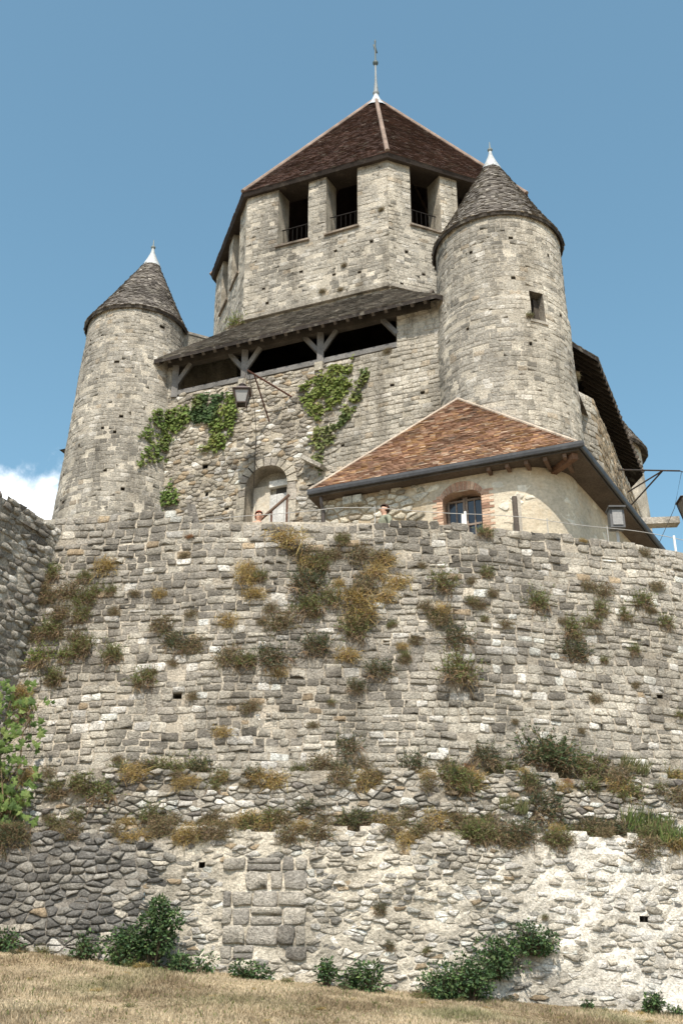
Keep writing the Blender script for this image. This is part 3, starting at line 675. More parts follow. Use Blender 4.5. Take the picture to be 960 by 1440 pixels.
# --- turrets
def build_turret(w, n, rad, z_eave, z_cap, cone_r, shift, detail, label, cream, holes=(), window=None, band=None, zlo=13.8):
    cx, cy, _ = cw(w, n, 0)
    base = math.atan2(-cy, -cx) if False else -math.pi / 2        # s = 0 faces the lawn
    def f(s, z, d):
        r = rad(z) + d + .03 * nz(s * .6 + w, z * .6, 91); a = base + s / 1.9
        return (cx + r * math.cos(a), cy + r * math.sin(a), z)
    t = obj('turret', [], [], M['mortar'], keep, label=label)
    core = MB(); half = math.pi * 1.9
    lim = 1.75 * 1.9
    if detail:
        ops = [(window[0], window[1], window[2], window[3])] if window else []
        wall_field(KM, f, -lim, lim, zlo, z_eave, t, M['ashlar'], cream, core, h=(.152, .028), ln=(.26, .09), gap=.006, prot=(-.004, .012), jit=.08, cut=.11, holes=holes, openings=ops,
                   breaks=[window[2], window[3]] if window else (), core_tint=lambda s, z: (.46, .42, .35), flat=.88, missing=.02, split=.03, maxseg=.3)
        k = 12
        for i in range(k):
            a, b = lerp(lim, 2 * half - lim, i / k), lerp(lim, 2 * half - lim, (i + 1) / k); core.quad(f(a, zlo, 0), f(b, zlo, 0), f(b, z_eave, 0), f(a, z_eave, 0), (.33, .3, .26))
    else:
        zlo2 = zlo
        for i in range(28):
            for q in range(10):
                a, b = lerp(-half, half, i / 28), lerp(-half, half, (i + 1) / 28); za, zb = lerp(zlo, z_eave, q / 10), lerp(zlo, z_eave, (q + 1) / 10)
                core.quad(f(a, za, 0), f(b, za, 0), f(b, zb, 0), f(a, zb, 0), (.46, .42, .35))
    for i in range(24):
        a, b = lerp(-half, half, i / 24), lerp(-half, half, (i + 1) / 24); core.quad(f(a, 9.8, .0), f(b, 9.8, .0), f(b, zlo, 0), f(a, zlo, 0), (.33, .3, .26))
    if window:
        recess(core, f, *window, .02, -.55, (.2, .18, .15))
    t.data = make_mesh('turret', core.v, core.f, M['mortar'], core.t)
    if window:
        a, b, za, zb = window
        mb = MB(); fbox(mb, f, b - (b - a) * .42, b - .02, za, zb - .08, -.4, -.22, (.07, .06, .05)); mb.build('window_shutter', M['timber'], t)
        mb = MB(); fbox(mb, f, a - .05, b + .05, za - .09, za, -.2, .05, (.36, .33, .28)); mb.build('window_sill', M['ashlar'], t)
    if band:
        mb = MB()
        for i in range(30):
            a, b = lerp(-lim, lim, i / 30), lerp(-lim, lim, (i + 1) / 30); wv = .03 * nz(i * .4, 2)
            fbox(mb, f, a, b, band - .05 + wv, band + .05 + wv, -.02, .045, (.42, .39, .33))
        mb.build('string_course', M['ashlar'], t)
    # roof: eave board, shingled cone, metal cap
    rf = MB(); top = .2
    def prof(u): return (lerp(cone_r, top, u) + .05 * (1 - u) ** 6, lerp(z_eave - .1, z_cap, u))
    def P(u, a, d=0): r, z = prof(u); return (cx + shift[0] * u + (r + d) * math.cos(a), cy + shift[1] * u + (r + d) * math.sin(a), z)
    m = 36
    for i in range(m):
        a, b = 2 * math.pi * i / m, 2 * math.pi * (i + 1) / m
        for q in range(8): rf.quad(P(q / 8, a), P(q / 8, b), P((q + 1) / 8, b), P((q + 1) / 8, a), (.09, .08, .07))
        for r0, z0, r1, z1 in ((cone_r + .05, z_eave - .1, cone_r + .03, z_eave - .2), (cone_r + .03, z_eave - .2, rad(z_eave) - .05, z_eave - .06)):
            rf.quad(*[(cx + r * math.cos(t_), cy + r * math.sin(t_), z) for r, z, t_ in ((r1, z1, a), (r1, z1, b), (r0, z0, b), (r0, z0, a))], (.045, .038, .032))
    ro = rf.build('turret_roof', M['slate'], keep, label='pointed cone of grey shingles with pale metal tip')
    tl = MB()
    cone_tiles(tl, (cx, cy, 0), prof, .095, .12, lambda p: pick([(.45, (.125, .112, .10)), (.3, (.17, .155, .138)), (.2, (.085, .076, .068)), (.10, (.26, .24, .21))]), shift=shift, thick=.022, ragged=.02)
    tl.build('roof_shingles', M['slate'], ro, kind='stuff')
    c = MB(); c.lathe((cx + shift[0], cy + shift[1], z_cap), [(.33, -.2), (.27, -.04), (.17, .18), (.08, .42), (.06, .5), (.045, .62)], (.38, .40, .40), 14); c.build('roof_cap', M['zinc'], ro, True)
    c = MB(); c.lathe((cx + shift[0], cy + shift[1], z_cap), [(.045, .6), (.08, .66), (.08, .7), (.025, .74), (.012, 1.0), (.0, 1.02)], (.14, .16, .15), 10); c.build('finial', M['zinc'], ro, True)
    return f
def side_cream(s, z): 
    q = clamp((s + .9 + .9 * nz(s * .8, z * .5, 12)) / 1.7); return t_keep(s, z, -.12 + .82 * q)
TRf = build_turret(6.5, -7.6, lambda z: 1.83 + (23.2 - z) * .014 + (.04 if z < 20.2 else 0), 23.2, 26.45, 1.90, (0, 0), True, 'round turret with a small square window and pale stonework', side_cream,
             holes=[(.1, 22.2), (.08, 20.75), (1.62, 20.0), (-1.1, 22.0, .13), (1.35, 21.9, .12), (-1.3, 19.3, .12), (.4, 18.6, .12)], window=(.50, .93, 19.45, 20.42), band=None, zlo=13.8)
TLf = build_turret(-5.75, -8.0, lambda z: 1.60 + max(0, 23 - z) * .058, 23.15, 25.95, 1.66, (.30, 0), True, 'weathered grey round turret beside ivy-covered wall', lambda s, z: t_keep(s, z, .16),
             holes=[(-.2, 20.9, .24), (1.35, 22.5, .3), (-1.6, 22.0, .14), (.15, 18.9), (-.4, 18.4, .13), (.0, 18.35, .14), (.4, 16.4, .15), (-1.2, 17.9, .12), (-1.9, 17.2), (-.15, 17.0, .14), (-1.55, 16.1)])
build_turret(6.75, 6.8, lambda z: 1.80 + (23.2 - z) * .02, 23.2, 26.45, 2.0, (0, 0), False, 'pale round turret half hidden behind the sloping roof', None)
build_turret(-6.2, 7.2, lambda z: 1.70 + (23.2 - z) * .04, 23.15, 25.9, 1.85, (0, 0), False, 'round turret hidden behind the keep', None)

# --- gallery storey: front wall, posts, lean-to roof
NWALL = -8.5
def gbat(z): return (ZS - z) * .035
def gf(s, z, d): return cw(s, NWALL - d - gbat(z) - .05 * nz(s * .8, z * .8, 101) - .03 * nz(s * 2.3, z * 2.3, 102), z)
DOOR = (-1.12, .22, 14.2, 16.1, 16.78)       # s0, s1, bottom, spring, crown
def door_iv(z, e=0.0):
    a, b, z0, zs, zc = DOOR; m = (a + b) / 2; hw = (b - a) / 2 + e
    if z < zs: return (m - hw, m + hw)
    k = (z - zs) / (zc - zs + e)
    if k >= 1: return None
    x = hw * math.sqrt(1 - k * k); return (m - x, m + x)
def build_gallery():
    gw = obj('gallery_wall', [], [], M['mortar'], keep, label='ivy-hung rubble wall below the covered gallery')
    core = MB()
    smooth_right = lambda s, z: s > 1.9 - (19.9 - z) * .25
    def tg(s, z):
        if smooth_right(s, z): return t_keep(s, z, .38)
        return pick([(.10, WHITE), (.5, (.43, .39, .32)), (.3, (.35, .315, .265)), (.05, (.23, .21, .18)), (.10, TAN)])
    ops = [lambda z: door_iv(z, .26)]
    hol = [(-2.55, 17.2, .2), (.95, 15.9, .22), (3.4, 18.7, .17), (4.3, 18.2), (-1.7, 15.6, .2), (.6, 18.0, .17), (-2.4, 16.2, .16), (1.9, 16.9, .15), (4.5, 17.0, .14)]
    rubble(KM, gf, -5.6, 1.7, 13.4, ZS, gw, M['stone'], tg, core, size=(.22, .12), jit=.42, prot=(.0, .05), cnoise=.03, openings=ops, holes=[x for x in hol if x[0] < 1.7], missing=.05, core_tint=lambda s, z: (.42, .375, .30))
    wall_field(KM, gf, 1.7, 5.7, 13.4, ZS, gw, M['ashlar'], tg, core, h=(.155, .03), ln=(.26, .10), gap=.011, prot=(.004, .03), jit=.06, cut=.12, holes=[x for x in hol if x[0] >= 1.7],
               missing=.03, core_tint=lambda s, z: (.38, .345, .28), flat=.85)
    # piers closing the opening left and right
    for a, b in ((3.55, 5.7), (-5.6, -3.95)):
        wall_field(KM, gf, a, b, ZS, 21.32, gw, M['ashlar'], lambda s, z: t_keep(s, z, .45), core, h=(.2, .03), ln=(.34, .1), gap=.014, prot=(.004, .025), jit=.05, cut=.1, core_tint=lambda s, z: (.38, .345, .28), flat=.85)
    for s in (3.55, -3.95): core.quad(gf(s, ZS, 0), gf(s, 21.6, 0), gf(s, 21.6, -.6), gf(s, ZS, -.6), (.36, .33, .27))
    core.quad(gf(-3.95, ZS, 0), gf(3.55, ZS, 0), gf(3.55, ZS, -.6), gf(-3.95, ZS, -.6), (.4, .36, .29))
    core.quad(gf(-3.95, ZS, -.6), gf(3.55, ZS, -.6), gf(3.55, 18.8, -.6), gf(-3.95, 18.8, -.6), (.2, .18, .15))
    # gallery floor all round and closing walls of the square storey
    W_, Nf = 8.3, NWALL
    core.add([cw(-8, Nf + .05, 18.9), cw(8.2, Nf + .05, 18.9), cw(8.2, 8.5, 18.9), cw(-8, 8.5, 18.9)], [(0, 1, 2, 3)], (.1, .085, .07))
    core.quad(cw(-8, 8.5, 10), cw(8.2, 8.5, 10), cw(8.2, 8.5, 21.2), cw(-8, 8.5, 21.2), (.33, .3, .25))
    core.quad(cw(-7.9, -6, 10), cw(-7.9, 8.5, 10), cw(-7.9, 8.5, 21.2), cw(-7.9, -6, 21.2), (.33, .3, .25))
    core.quad(gf(-5.6, 10, 0), gf(5.7, 10, 0), gf(5.7, 13.4, 0), gf(-5.6, 13.4, 0), (.33, .3, .25))
    # door recess
    a, b, z0, zs, zc = DOOR; k = 14; prof = []
    for i in range(k + 1):
        t = math.pi * i / k; prof.append(((a + b) / 2 - math.cos(t) * (b - a) / 2, zs + math.sin(t) * (zc - zs)))
    prof = [(a, z0)] + prof + [(b, z0)]
    for (s_a, z_a), (s_b, z_b) in zip(prof[:-1], prof[1:]): core.quad(gf(s_a, z_a, .02), gf(s_b, z_b, .02), gf(s_b, z_b, -.5), gf(s_a, z_a, -.5), (.36, .32, .26))
    core.add([gf(s, z, -.5) for s, z in prof], [tuple(range(len(prof)))], (.4, .37, .31))
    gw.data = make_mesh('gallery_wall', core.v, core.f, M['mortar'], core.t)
    # voussoirs and jamb stones round the door
    for i in range(11):
        t0, t1 = math.pi * i / 11, math.pi * (i + 1) / 11; m = (a + b) / 2; hw = (b - a) / 2; vs = []
        rr = .27 * U(.85, 1.15); dd = U(.03, .07)
        for d in (-.1, dd):
            for t, e in ((t0 + .02, 0), (t1 - .02, 0), (t1 - .02, rr), (t0 + .02, rr)): vs.append(gf(m - math.cos(t) * (hw + e), zs + math.sin(t) * (zc - zs + e), d))
        obj('voussoir', vs, [(4, 5, 6, 7), (0, 1, 5, 4), (1, 2, 6, 5), (2, 3, 7, 6), (3, 0, 4, 7)], M['ashlar'], gw, pick([(.6, (.42, .38, .31)), (.3, (.3, .27, .23))]))
    z = z0
    while z < zs - .05:
        h = min(U(.25, .4), zs - z)
        for s_, e in ((a, -1), (b, 1)):
            mb = MB(); l = U(.2, .34); fbox(mb, gf, min(s_, s_ + e * l), max(s_, s_ + e * l), z + .01, z + h - .01, -.1, U(.03, .06), pick([(.6, (.42, .38, .31)), (.3, (.3, .27, .23))])); mb.build('jamb_stone', M['ashlar'], gw)
        z += h
    # door: boards on the right, pale rendered blocking on the left
    dr = obj('door', [], [], M['timber'], keep, label='pale weathered plank door under a stone arch')
    mb = MB(); fbox(mb, gf, a + .02, -.52, z0, 16.35, -.5, -.42, (.47, .43, .36)); dr.data = make_mesh('door', mb.v, mb.f, M['plaster'], mb.t)
    edges = [-.5, -.27, -.04, .20]
    for i in range(3):
        mb = MB(); ztop = 16.55 - .12 * i; fbox(mb, gf, edges[i] + .006, edges[i + 1] - .006, z0, 15.98, -.46, -.36 + U(0, .012), (.42, .415, .40)); mb.build('plank', M['timber'], dr)
    mb = MB(); fbox(mb, gf, -.52, .18, 16.22, 16.42, -.46, -.31, (.47, .46, .43)); mb.build('door_lintel', M['timber'], dr)
    mb = MB(); fbox(mb, gf, -.34, .1, 15.98, 16.2, -.49, -.44, (.04, .036, .03)); mb.build('door_fanlight', M['timber'], dr)
    # slanting stone hood beside the arch
    mb = MB(); mb.box(gf(.75, 16.72, .16), gf(1.38, 16.28, .16), .32, .11, t=(.40, .37, .32)); mb.build('stone_hood', M['ashlar'], gw)
    # timber frame of the gallery
    T = (.15, .145, .14); TD = (.075, .066, .057)
    def gp(s, z, d=.0): return cw(s, NWALL - d, z)
    mb = MB(); mb.box(gp(-4.1, ZS + .17, -.12), gp(3.6, ZS + .17, -.12), .18, .17, t=T); mb.build('sill_beam', M['timber'], keep)
    mb = MB(); mb.box(gp(-4.4, 21.17, -.1), gp(4.6, 21.17, -.1), .22, .26, t=TD); mb.build('wall_plate', M['timber'], keep)
    for s in (-3.85, -1.42, 1.11, 3.62):
        inner = s in (-1.42, 1.11)
        if s < 3:
            mb = MB(); mb.box(gp(s, ZS - (.12 if inner else 0), -.06), gp(s, 21.06, -.06), .2, .2, up=(0, 1, 0), t=T); p_ = mb.build('gallery_post', M['timber'], keep)
        if inner:
            mb = MB(); fbox(mb, lambda x, z, d: gp(x, z, d), s - .13, s + .13, ZS - .2, ZS + .08, -.1, .09, (.5, .46, .38)); mb.build('post_base', M['ashlar'], p_)
        for e in (-1, 1):
            if (s < -3 and e < 0) or (s > 3 and e > 0): continue
            mb = MB(); mb.box(gp(s + e * .06, 20.42, -.06), gp(s + e * .52, 21.05, -.06), .13, .13, up=(0, 1, 0), t=T); mb.build('post_brace', M['timber'], keep)
    mb = MB(); fbox(mb, lambda x, z, d: gp(x, z, d), -4.42, -4.28, 19.5, 21.1, -.2, .32, (.06, .065, .07)); mb.build('end_board', M['timber'], keep)
    # lean-to roof all round the octagon
    RT, EV_, TP = MB(), ZE, 23.62
    eave = [(-4.34, -9.0), (4.94, -9.0), (7.98, -5.2), (8.62, -3.9), (8.72, 4.7), (6, 9), (-5, 9), (-8.6, 4.5), (-8.6, -4), (-7.2, -6.2)]
    topk = {0: 7, 1: 0, 2: 1, 3: 1, 4: 2, 5: 3, 6: 4, 7: 5, 8: 6, 9: 6}
    tl = MB()
    def st(p): return pick([(.45, (.15, .135, .12)), (.3, (.20, .185, .165)), (.2, (.10, .09, .08)), (.10, (.29, .27, .24))])
    ne = len(eave)
    E = [Vector(cw(w, n, EV_)) for w, n in eave]; I = [Vector(oct_pt(topk[i], AP + .02, TP)) for i in range(ne)]
    Ei = []
    for i, (w, n) in enumerate(eave): k = .93; Ei.append(Vector(cw(w * k, n * k, EV_ + .12)))
    for i in range(ne):
        j = (i + 1) % ne
        dn = Vector((0, 0, -.13))
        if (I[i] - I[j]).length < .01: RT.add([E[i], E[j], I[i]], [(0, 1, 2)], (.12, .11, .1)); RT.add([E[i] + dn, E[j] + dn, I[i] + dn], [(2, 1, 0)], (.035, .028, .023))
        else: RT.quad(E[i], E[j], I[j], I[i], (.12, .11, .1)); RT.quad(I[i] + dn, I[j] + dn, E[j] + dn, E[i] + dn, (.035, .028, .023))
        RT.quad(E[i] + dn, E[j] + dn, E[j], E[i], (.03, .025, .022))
    for i in (0, 1, 2, 3):
        tiles(tl, E[i], E[(i + 1) % ne], I[i], I[(i + 1) % ne], .125, .16, st, thick=.02)
    ro = RT.build('gallery_roof', M['slate'], keep, label='grey shingled lean-to roof over the open gallery')
    tl.build('roof_shingles', M['slate'], ro, kind='stuff')
    # rafters under the eaves: front run and the run along the right flank
    def rafter(ew, en, iw, inn):
        mb = MB(); a = Vector(cw(ew, en, EV_ - .17)); b = Vector(cw(iw, inn, EV_ + .75)); mb.box(a, b, .09, .11, t=(.08, .066, .054)); mb.build('rafter', M['timber'], ro)
    for k in range(23): s = -4.2 + k * .40; rafter(s, -8.98, s, -8.15)
    for k in range(21): n_ = -3.7 + k * .40; rafter(8.62 + .01 * k, n_, 7.7, n_)
    # right flank wall
    fl = obj('flank_wall', [], [], M['mortar'], keep, label='narrow stone flank wall under the sloping eaves, shade painted in tan'); core = MB()
    path = [(6.9, -6.6), (8.33, -3.85), (8.43, 7.2)]
    P = [Vector(cw(w, n, 0)) for w, n in path]; L_ = [(P[i + 1] - P[i]).length for i in range(2)]
    def ff(s, z, d):
        i = 0 if s < L_[0] else 1; t = s / L_[0] if i == 0 else (s - L_[0]) / L_[1]
        p = P[i].lerp(P[i + 1], t); q = (P[i + 1] - P[i]).normalized(); nrm = Vector((q.y, -q.x, 0))
        return tuple(p + nrm * (d + (ZS - z) * .03) + Vector((0, 0, z)))
    wall_field(KM, ff, 0, L_[0] + L_[1], 12.5, 19.7, fl, M['ashlar'], lambda s, z: t_keep(s, z, .4) if s < L_[0] else pick([(.5, TAN), (.4, (.36, .29, .2)), (.2, CREAM)]), core, h=(.2, .04), ln=(.34, .12), gap=.015,  # past the corner the side's shade is put into the stone colour as tan
               prot=(.005, .04), jit=.08, cut=.14, core_tint=lambda s, z: (.36, .31, .24), flat=.84)
    wall_field(KM, ff, 0, L_[0] * .68, 19.7, 21.3, fl, M['ashlar'], lambda s, z: t_keep(s, z, .4), core, h=(.2, .04), ln=(.34, .12), gap=.015, prot=(.005, .04), jit=.08, cut=.14, flat=.84)
    core.quad(ff(L_[0] * .68, 19.7, 0), ff(L_[0] * .68, 21.3, 0), ff(L_[0] * .68, 21.3, -.6), ff(L_[0] * .68, 19.7, -.6), (.3, .26, .2))
    for k in range(8):
        a, b = lerp(L_[0] * .68, L_[0] + L_[1], k / 8), lerp(L_[0] * .68, L_[0] + L_[1], (k + 1) / 8); core.quad(ff(a, 19.7, 0), ff(b, 19.7, 0), ff(b, 19.7, -.6), ff(a, 19.7, -.6), (.36, .31, .24))
    fl.data = make_mesh('flank_wall', core.v, core.f, M['mortar'], core.t)
    # sloping buttress wall from the left turret up to the octagon
    bt = MB(); A = (-5.2, -8.0); B = (-3.15, -5.9)
    z0, z1 = 23.05, 22.95
    for sgn in (0,):
        pa, pb = Vector(cw(*A, 0)), Vector(cw(*B, 0)); d = (pb - pa).normalized(); nn = Vector((d.y, -d.x, 0)) * .35
        up = lambda z: Vector((0, 0, z))
        vs = [pa - nn + up(19), pa + nn + up(19), pb + nn + up(19), pb - nn + up(19), pa - nn + up(z0), pa + nn + up(z0), pb + nn + up(z1), pb - nn + up(z1)]
        bt.add(vs, [(0, 1, 5, 4), (1, 2, 6, 5), (2, 3, 7, 6), (3, 0, 4, 7), (4, 5, 6, 7)], (.40, .37, .31))
        bt.build('buttress_wall', M['ashlar'], keep)
        mb = MB(); mb.box(pa + up(z0 + .045) - d * .1, pb + up(z1 + .045), .76, .09, t=(.48, .45, .40)); mb.build('coping', M['ashlar'], keep)
build_gallery()
KM.finish(300, visible=lambda x, y, p: not (p.name.startswith('gallery_wall') and y > 735))

# ------------------------------------------------------------------ the house with the clay-tile roof
def build_house():
    H = thing('house', 'small cream rendered house with orange-brown hipped tile roof', 'house', cw(6, -10, 10.1))
    ZEV = 13.22; EF, ER, EL, EB = -13.3, 9.2, 2.93, -6.7
    WF, WR, WL, RAD = EF + .32, ER - .34, EL + .18, 1.25
    # wall path: left return, front, rounded corner, right side
    pts = [(WL, -9.0), (WL, WF)]; pts += [(WR - RAD + RAD * math.sin(t), WF + RAD - RAD * math.cos(t)) for t in [R(90) * i / 10 for i in range(11)]]; pts += [(WR + .80, -6.4)]
    P = [Vector(cw(w, n, 0)) for w, n in pts]; ac = [0]
    for i in range(len(P) - 1): ac.append(ac[-1] + (P[i + 1] - P[i]).length)
    def hf(s, z, d):
        i = 0
        while i < len(P) - 2 and s > ac[i + 1]: i += 1
        t = (s - ac[i]) / (ac[i + 1] - ac[i]); q = (P[i + 1] - P[i]).normalized(); nrm = Vector((q.y, -q.x, 0))
        return tuple(P[i].lerp(P[i + 1], t) + nrm * (d + .025 * nz(s * .9, z * .9, 111)) + Vector((0, 0, z)))
    s_of = lambda w: ac[1] + (w - WL)
    WA, WB, WZ0, WZS, WZC = s_of(6.06), s_of(6.94), 11.45, 12.52, 12.72
    def win(z, e=0):
        m = (WA + WB) / 2; hw = (WB - WA) / 2 + e
        if z < WZ0: return None
        if z < WZS: return (m - hw, m + hw)
        k = (z - WZS) / (WZC - WZS + e)
        return None if k >= 1 else (m - hw * math.sqrt(1 - k * k), m + hw * math.sqrt(1 - k * k))
    wall = obj('wall', [], [], M['plaster'], H); core = MB(); HM = Masonry()
    rub = s_of(5.55)
    # core as fine cells with the window left open
    zs = [10.0 + i * .2 for i in range(18)]; zs = [z for z in zs if z < 13.4]
    s = 0
    n_s = int(ac[-1] / .11)
    for i in range(n_s):
        a, b = ac[-1] * i / n_s, ac[-1] * (i + 1) / n_s
        for j in range(34):
            za, zb = 10.0 + j * .1, 10.1 + j * .1
            iv = win((za + zb) / 2, .03)
            if iv and iv[0] < (a + b) / 2 < iv[1]: continue
            core.quad(hf(a, za, 0), hf(b, za, 0), hf(b, zb, 0), hf(a, zb, 0), mixc(mixc((.56, .50, .40), (.49, .43, .33), clamp(.5 + nz(a * .6, za * .8, 5))), (.36, .285, .19), .85 * clamp((rub + .25 + .5 * nz(za * 2, a, 3) - a) * 2)))
    rub = s_of(5.55)
    def th(s_, z): return pick([(.6, (.60, .56, .47)), (.3, (.50, .45, .35)), (.12, (.38, .33, .26))])
    rubble(HM, hf, 0, rub, 10.3, 13.08, wall, M['stone'], th, None, size=(.25, .14), jit=.38, gap=.025, prot=(.015, .055), missing=.10)
    rubble(HM, hf, rub, ac[-1], 10.3, 13.08, wall, M['plaster'], lambda s_, z: pick([(.7, (.60, .56, .47)), (.3, (.50, .44, .35))]), None, size=(.3, .18), jit=.38, gap=.035, prot=(-.015, .016), missing=.6,
           openings=[lambda z: win(z, .3)])
    # window recess, brick surround, frame
    m = (WA + WB) / 2; hw = (WB - WA) / 2; k = 10
    pr = [(WA, WZ0)] + [(m - hw * math.cos(math.pi * i / k), WZS + (WZC - WZS) * math.sin(math.pi * i / k)) for i in range(k + 1)] + [(WB, WZ0)]
    for (a, za), (b, zb) in zip(pr[:-1], pr[1:]): core.quad(hf(a, za, .01), hf(b, zb, .01), hf(b, zb, -.4), hf(a, za, -.4), (.36, .24, .17))
    core.quad(hf(WA, WZ0, .01), hf(WB, WZ0, .01), hf(WB, WZ0, -.4), hf(WA, WZ0, -.4), (.4, .36, .3))
    core.quad(hf(WA - .05, WZ0, -.4), hf(WB + .05, WZ0, -.4), hf(WB + .05, WZC + .05, -.4), hf(WA - .05, WZC + .05, -.4), (.03, .03, .03))
    wall.data = make_mesh('wall', core.v, core.f, M['plaster'], core.t)
    bk = MB(); bt = lambda: pick([(.5, (.46, .30, .215)), (.3, (.52, .37, .27)), (.2, (.38, .23, .165))])
    z = WZ0
    r = 0
    while z < WZS + .1:
        for side in (0, 1):
            l = .24 if (r % 2 == side) else .14
            a, b = (WA - l, WA - .004) if side == 0 else (WB + .004, WB + l + .04)
            fbox(bk, hf, a, b, z, z + .055, -.12, U(.004, .016), bt())
        z += .068; r += 1
    na = 17
    for i in range(na):
        t0, t1 = math.pi * (i + .08) / na, math.pi * (i + .92) / na; L2 = .22; vs = []
        for d in (-.12, U(.006, .018)):
            for t, e in ((t0, .004), (t1, .004), (t1, L2), (t0, L2)): vs.append(hf(m - math.cos(t) * (hw + e * .35), WZS + (WZC - WZS) * math.sin(t) + e * max(.35, math.sin(t)), d))
        bk.add(vs, [(4, 5, 6, 7), (0, 1, 5, 4), (1, 2, 6, 5), (2, 3, 7, 6), (3, 0, 4, 7)], bt())
    bk.build('window_bricks', M['brick'], wall, kind='stuff')
    w = obj('window', [], [], M['timber'], H); fr = MB(); T = (.25, .20, .165)
    for a, b in ((WA + .05, m - .03), (m + .03, WB - .05)):
        for s_ in (a, b): fbox(fr, hf, s_ - .025, s_ + .025, WZ0, WZC - .06, -.32, -.26, T)
        for zz in (WZ0 + .05, WZ0 + .55, WZC - .13): fbox(fr, hf, a, b, zz - .022, zz + .022, -.318, -.262, T)
        fbox(fr, hf, (a + b) / 2 - .014, (a + b) / 2 + .014, WZ0, WZC - .1, -.315, -.265, T)
    w.data = make_mesh('window', fr.v, fr.f, M['timber'], fr.t)
    for a, b in ((WA + .07, (WA + m) / 2 - .01), ((WA + m) / 2 + .03, m - .05), (m + .05, (WB + m) / 2 - .03), ((WB + m) / 2 + .01, WB - .07)):
        g = MB(); fbox(g, hf, a, b, WZ0 + .02, WZC - .1, -.30, -.29, (.05, .05, .06)); g.build('pane', M['glass'], w)
    mb = MB(); mb.box(hf(m - .03, 11.2, -.02), hf(m + .0, 12.15, -.02), .07, .05, t=(.7, .69, .66)); mb.build('white_post', M['paint'], H)
    # roof
    rf = MB(); tl = MB(); A = Vector(cw(5.72, -10.05, 16.85))
    E = [Vector(cw(EL, EF, ZEV)), Vector(cw(ER, EF, ZEV)), Vector(cw(ER + .86, EB, ZEV)), Vector(cw(EL, EB, ZEV))]
    def ht(p):
        o = clamp(.5 + 1.2 * nz(p.x * .8, p.y * .8, p.z * .9)); return pick([(.6, (.265, .16, .105)), (.25, (.225, .135, .095)), (.08 + .25 * o, (.33, .205, .11)), (.16, (.38, .285, .21)), (.03, (.16, .115, .09))])
    for i in range(4):
        a, b = E[i], E[(i + 1) % 4]; rf.add([a, b, A], [(0, 1, 2)], (.2, .12, .07))
        if i < 2 or i == 3: tiles(tl, a, b, a.lerp(A, .985), b.lerp(A, .985), .085, .15, ht, thick=.018, jit=.3)
    low = Vector((0, 0, -.17)); rf.quad(E[3] + low, E[2] + low, E[1] + low, E[0] + low, (.09, .07, .055))
    for i in range(4): rf.quad(E[i] + low, E[(i + 1) % 4] + low, E[(i + 1) % 4], E[i], (.07, .06, .05))
    ro = rf.build('roof', M['tile'], H, label='orange-brown clay tile roof flecked with lichen'); tl.build('roof_tiles', M['tile'], ro, kind='stuff')
    for i in range(4):
        mb = MB(); mb.tube([E[i].lerp(A, t / 12) + Vector((0, 0, .02)) for t in range(13)], .04, (.42, .35, .28), 7); mb.build('roof_ridge', M['tile'], ro)
    # gutters: front and right, with downpipe
    def gut(a, b, name='gutter'):
        d = (b - a).normalized(); o = Vector((d.y, -d.x, 0)); mb = MB(); pr_ = [(.0, .03), (.0, -.06), (.035, -.10), (.075, -.09), (.09, -.03), (.09, .03), (.08, .03), (.075, -.03), (.04, -.075), (.012, -.05), (.012, .03)]
        vs = [p + o * (x + .0) + Vector((0, 0, z)) for p in (a - d * .0, b + d * .13) for x, z in pr_]; n = len(pr_)
        mb.add(vs, [(i, (i + 1) % n, n + (i + 1) % n, n + i) for i in range(n)] + [tuple(range(n))[::-1], tuple(range(n, 2 * n))], (.045, .047, .052)); mb.build(name, M['zinc'], ro)
    off = Vector((0, 0, -.03)); gut(E[0] + off, E[1] + off); gut(E[1] + off, E[2] + off)
    mb = MB(); s0 = s_of(WL + .10); mb.tube([Vector(hf(s0, 13.08, .24)), Vector(hf(s0, 12.9, .2)), Vector(hf(s0, 12.75, .08)), Vector(hf(s0, 10.2, .08))], .042, (.10, .085, .08), 8); mb.build('downpipe', M['zinc'], H, True)
    # timber ends under the corner
    for k in range(5):
        mb = MB(); w_ = 7.2 + k * .42; mb.box(cw(w_, EF + .04, ZEV - .22), cw(w_, EF + .9, ZEV - .2), .08, .09, t=(.13, .085, .06)); mb.build('rafter', M['timber'], ro)
    mb = MB(); mb.box(cw(ER - .1, EF + .1, ZEV - .25), cw(ER - 1.1, EF + 1.1, ZEV - .2), .14, .14, t=(.15, .085, .055)); mb.build('hip_rafter', M['timber'], ro)
    # two corbel blocks and a slit vent
    for k in range(2):
        mb = MB(); a = s_of(3.72) + k * .24; fbox(mb, hf, a, a + .22, 12.80 - .0 * k, 12.99, -.05, .17, (.60, .57, .48)); mb.build('corbel', M['ashlar'], wall)
    HM.finish(160)
    return hf, s_of, ac
HF, HS, HAC = build_house()

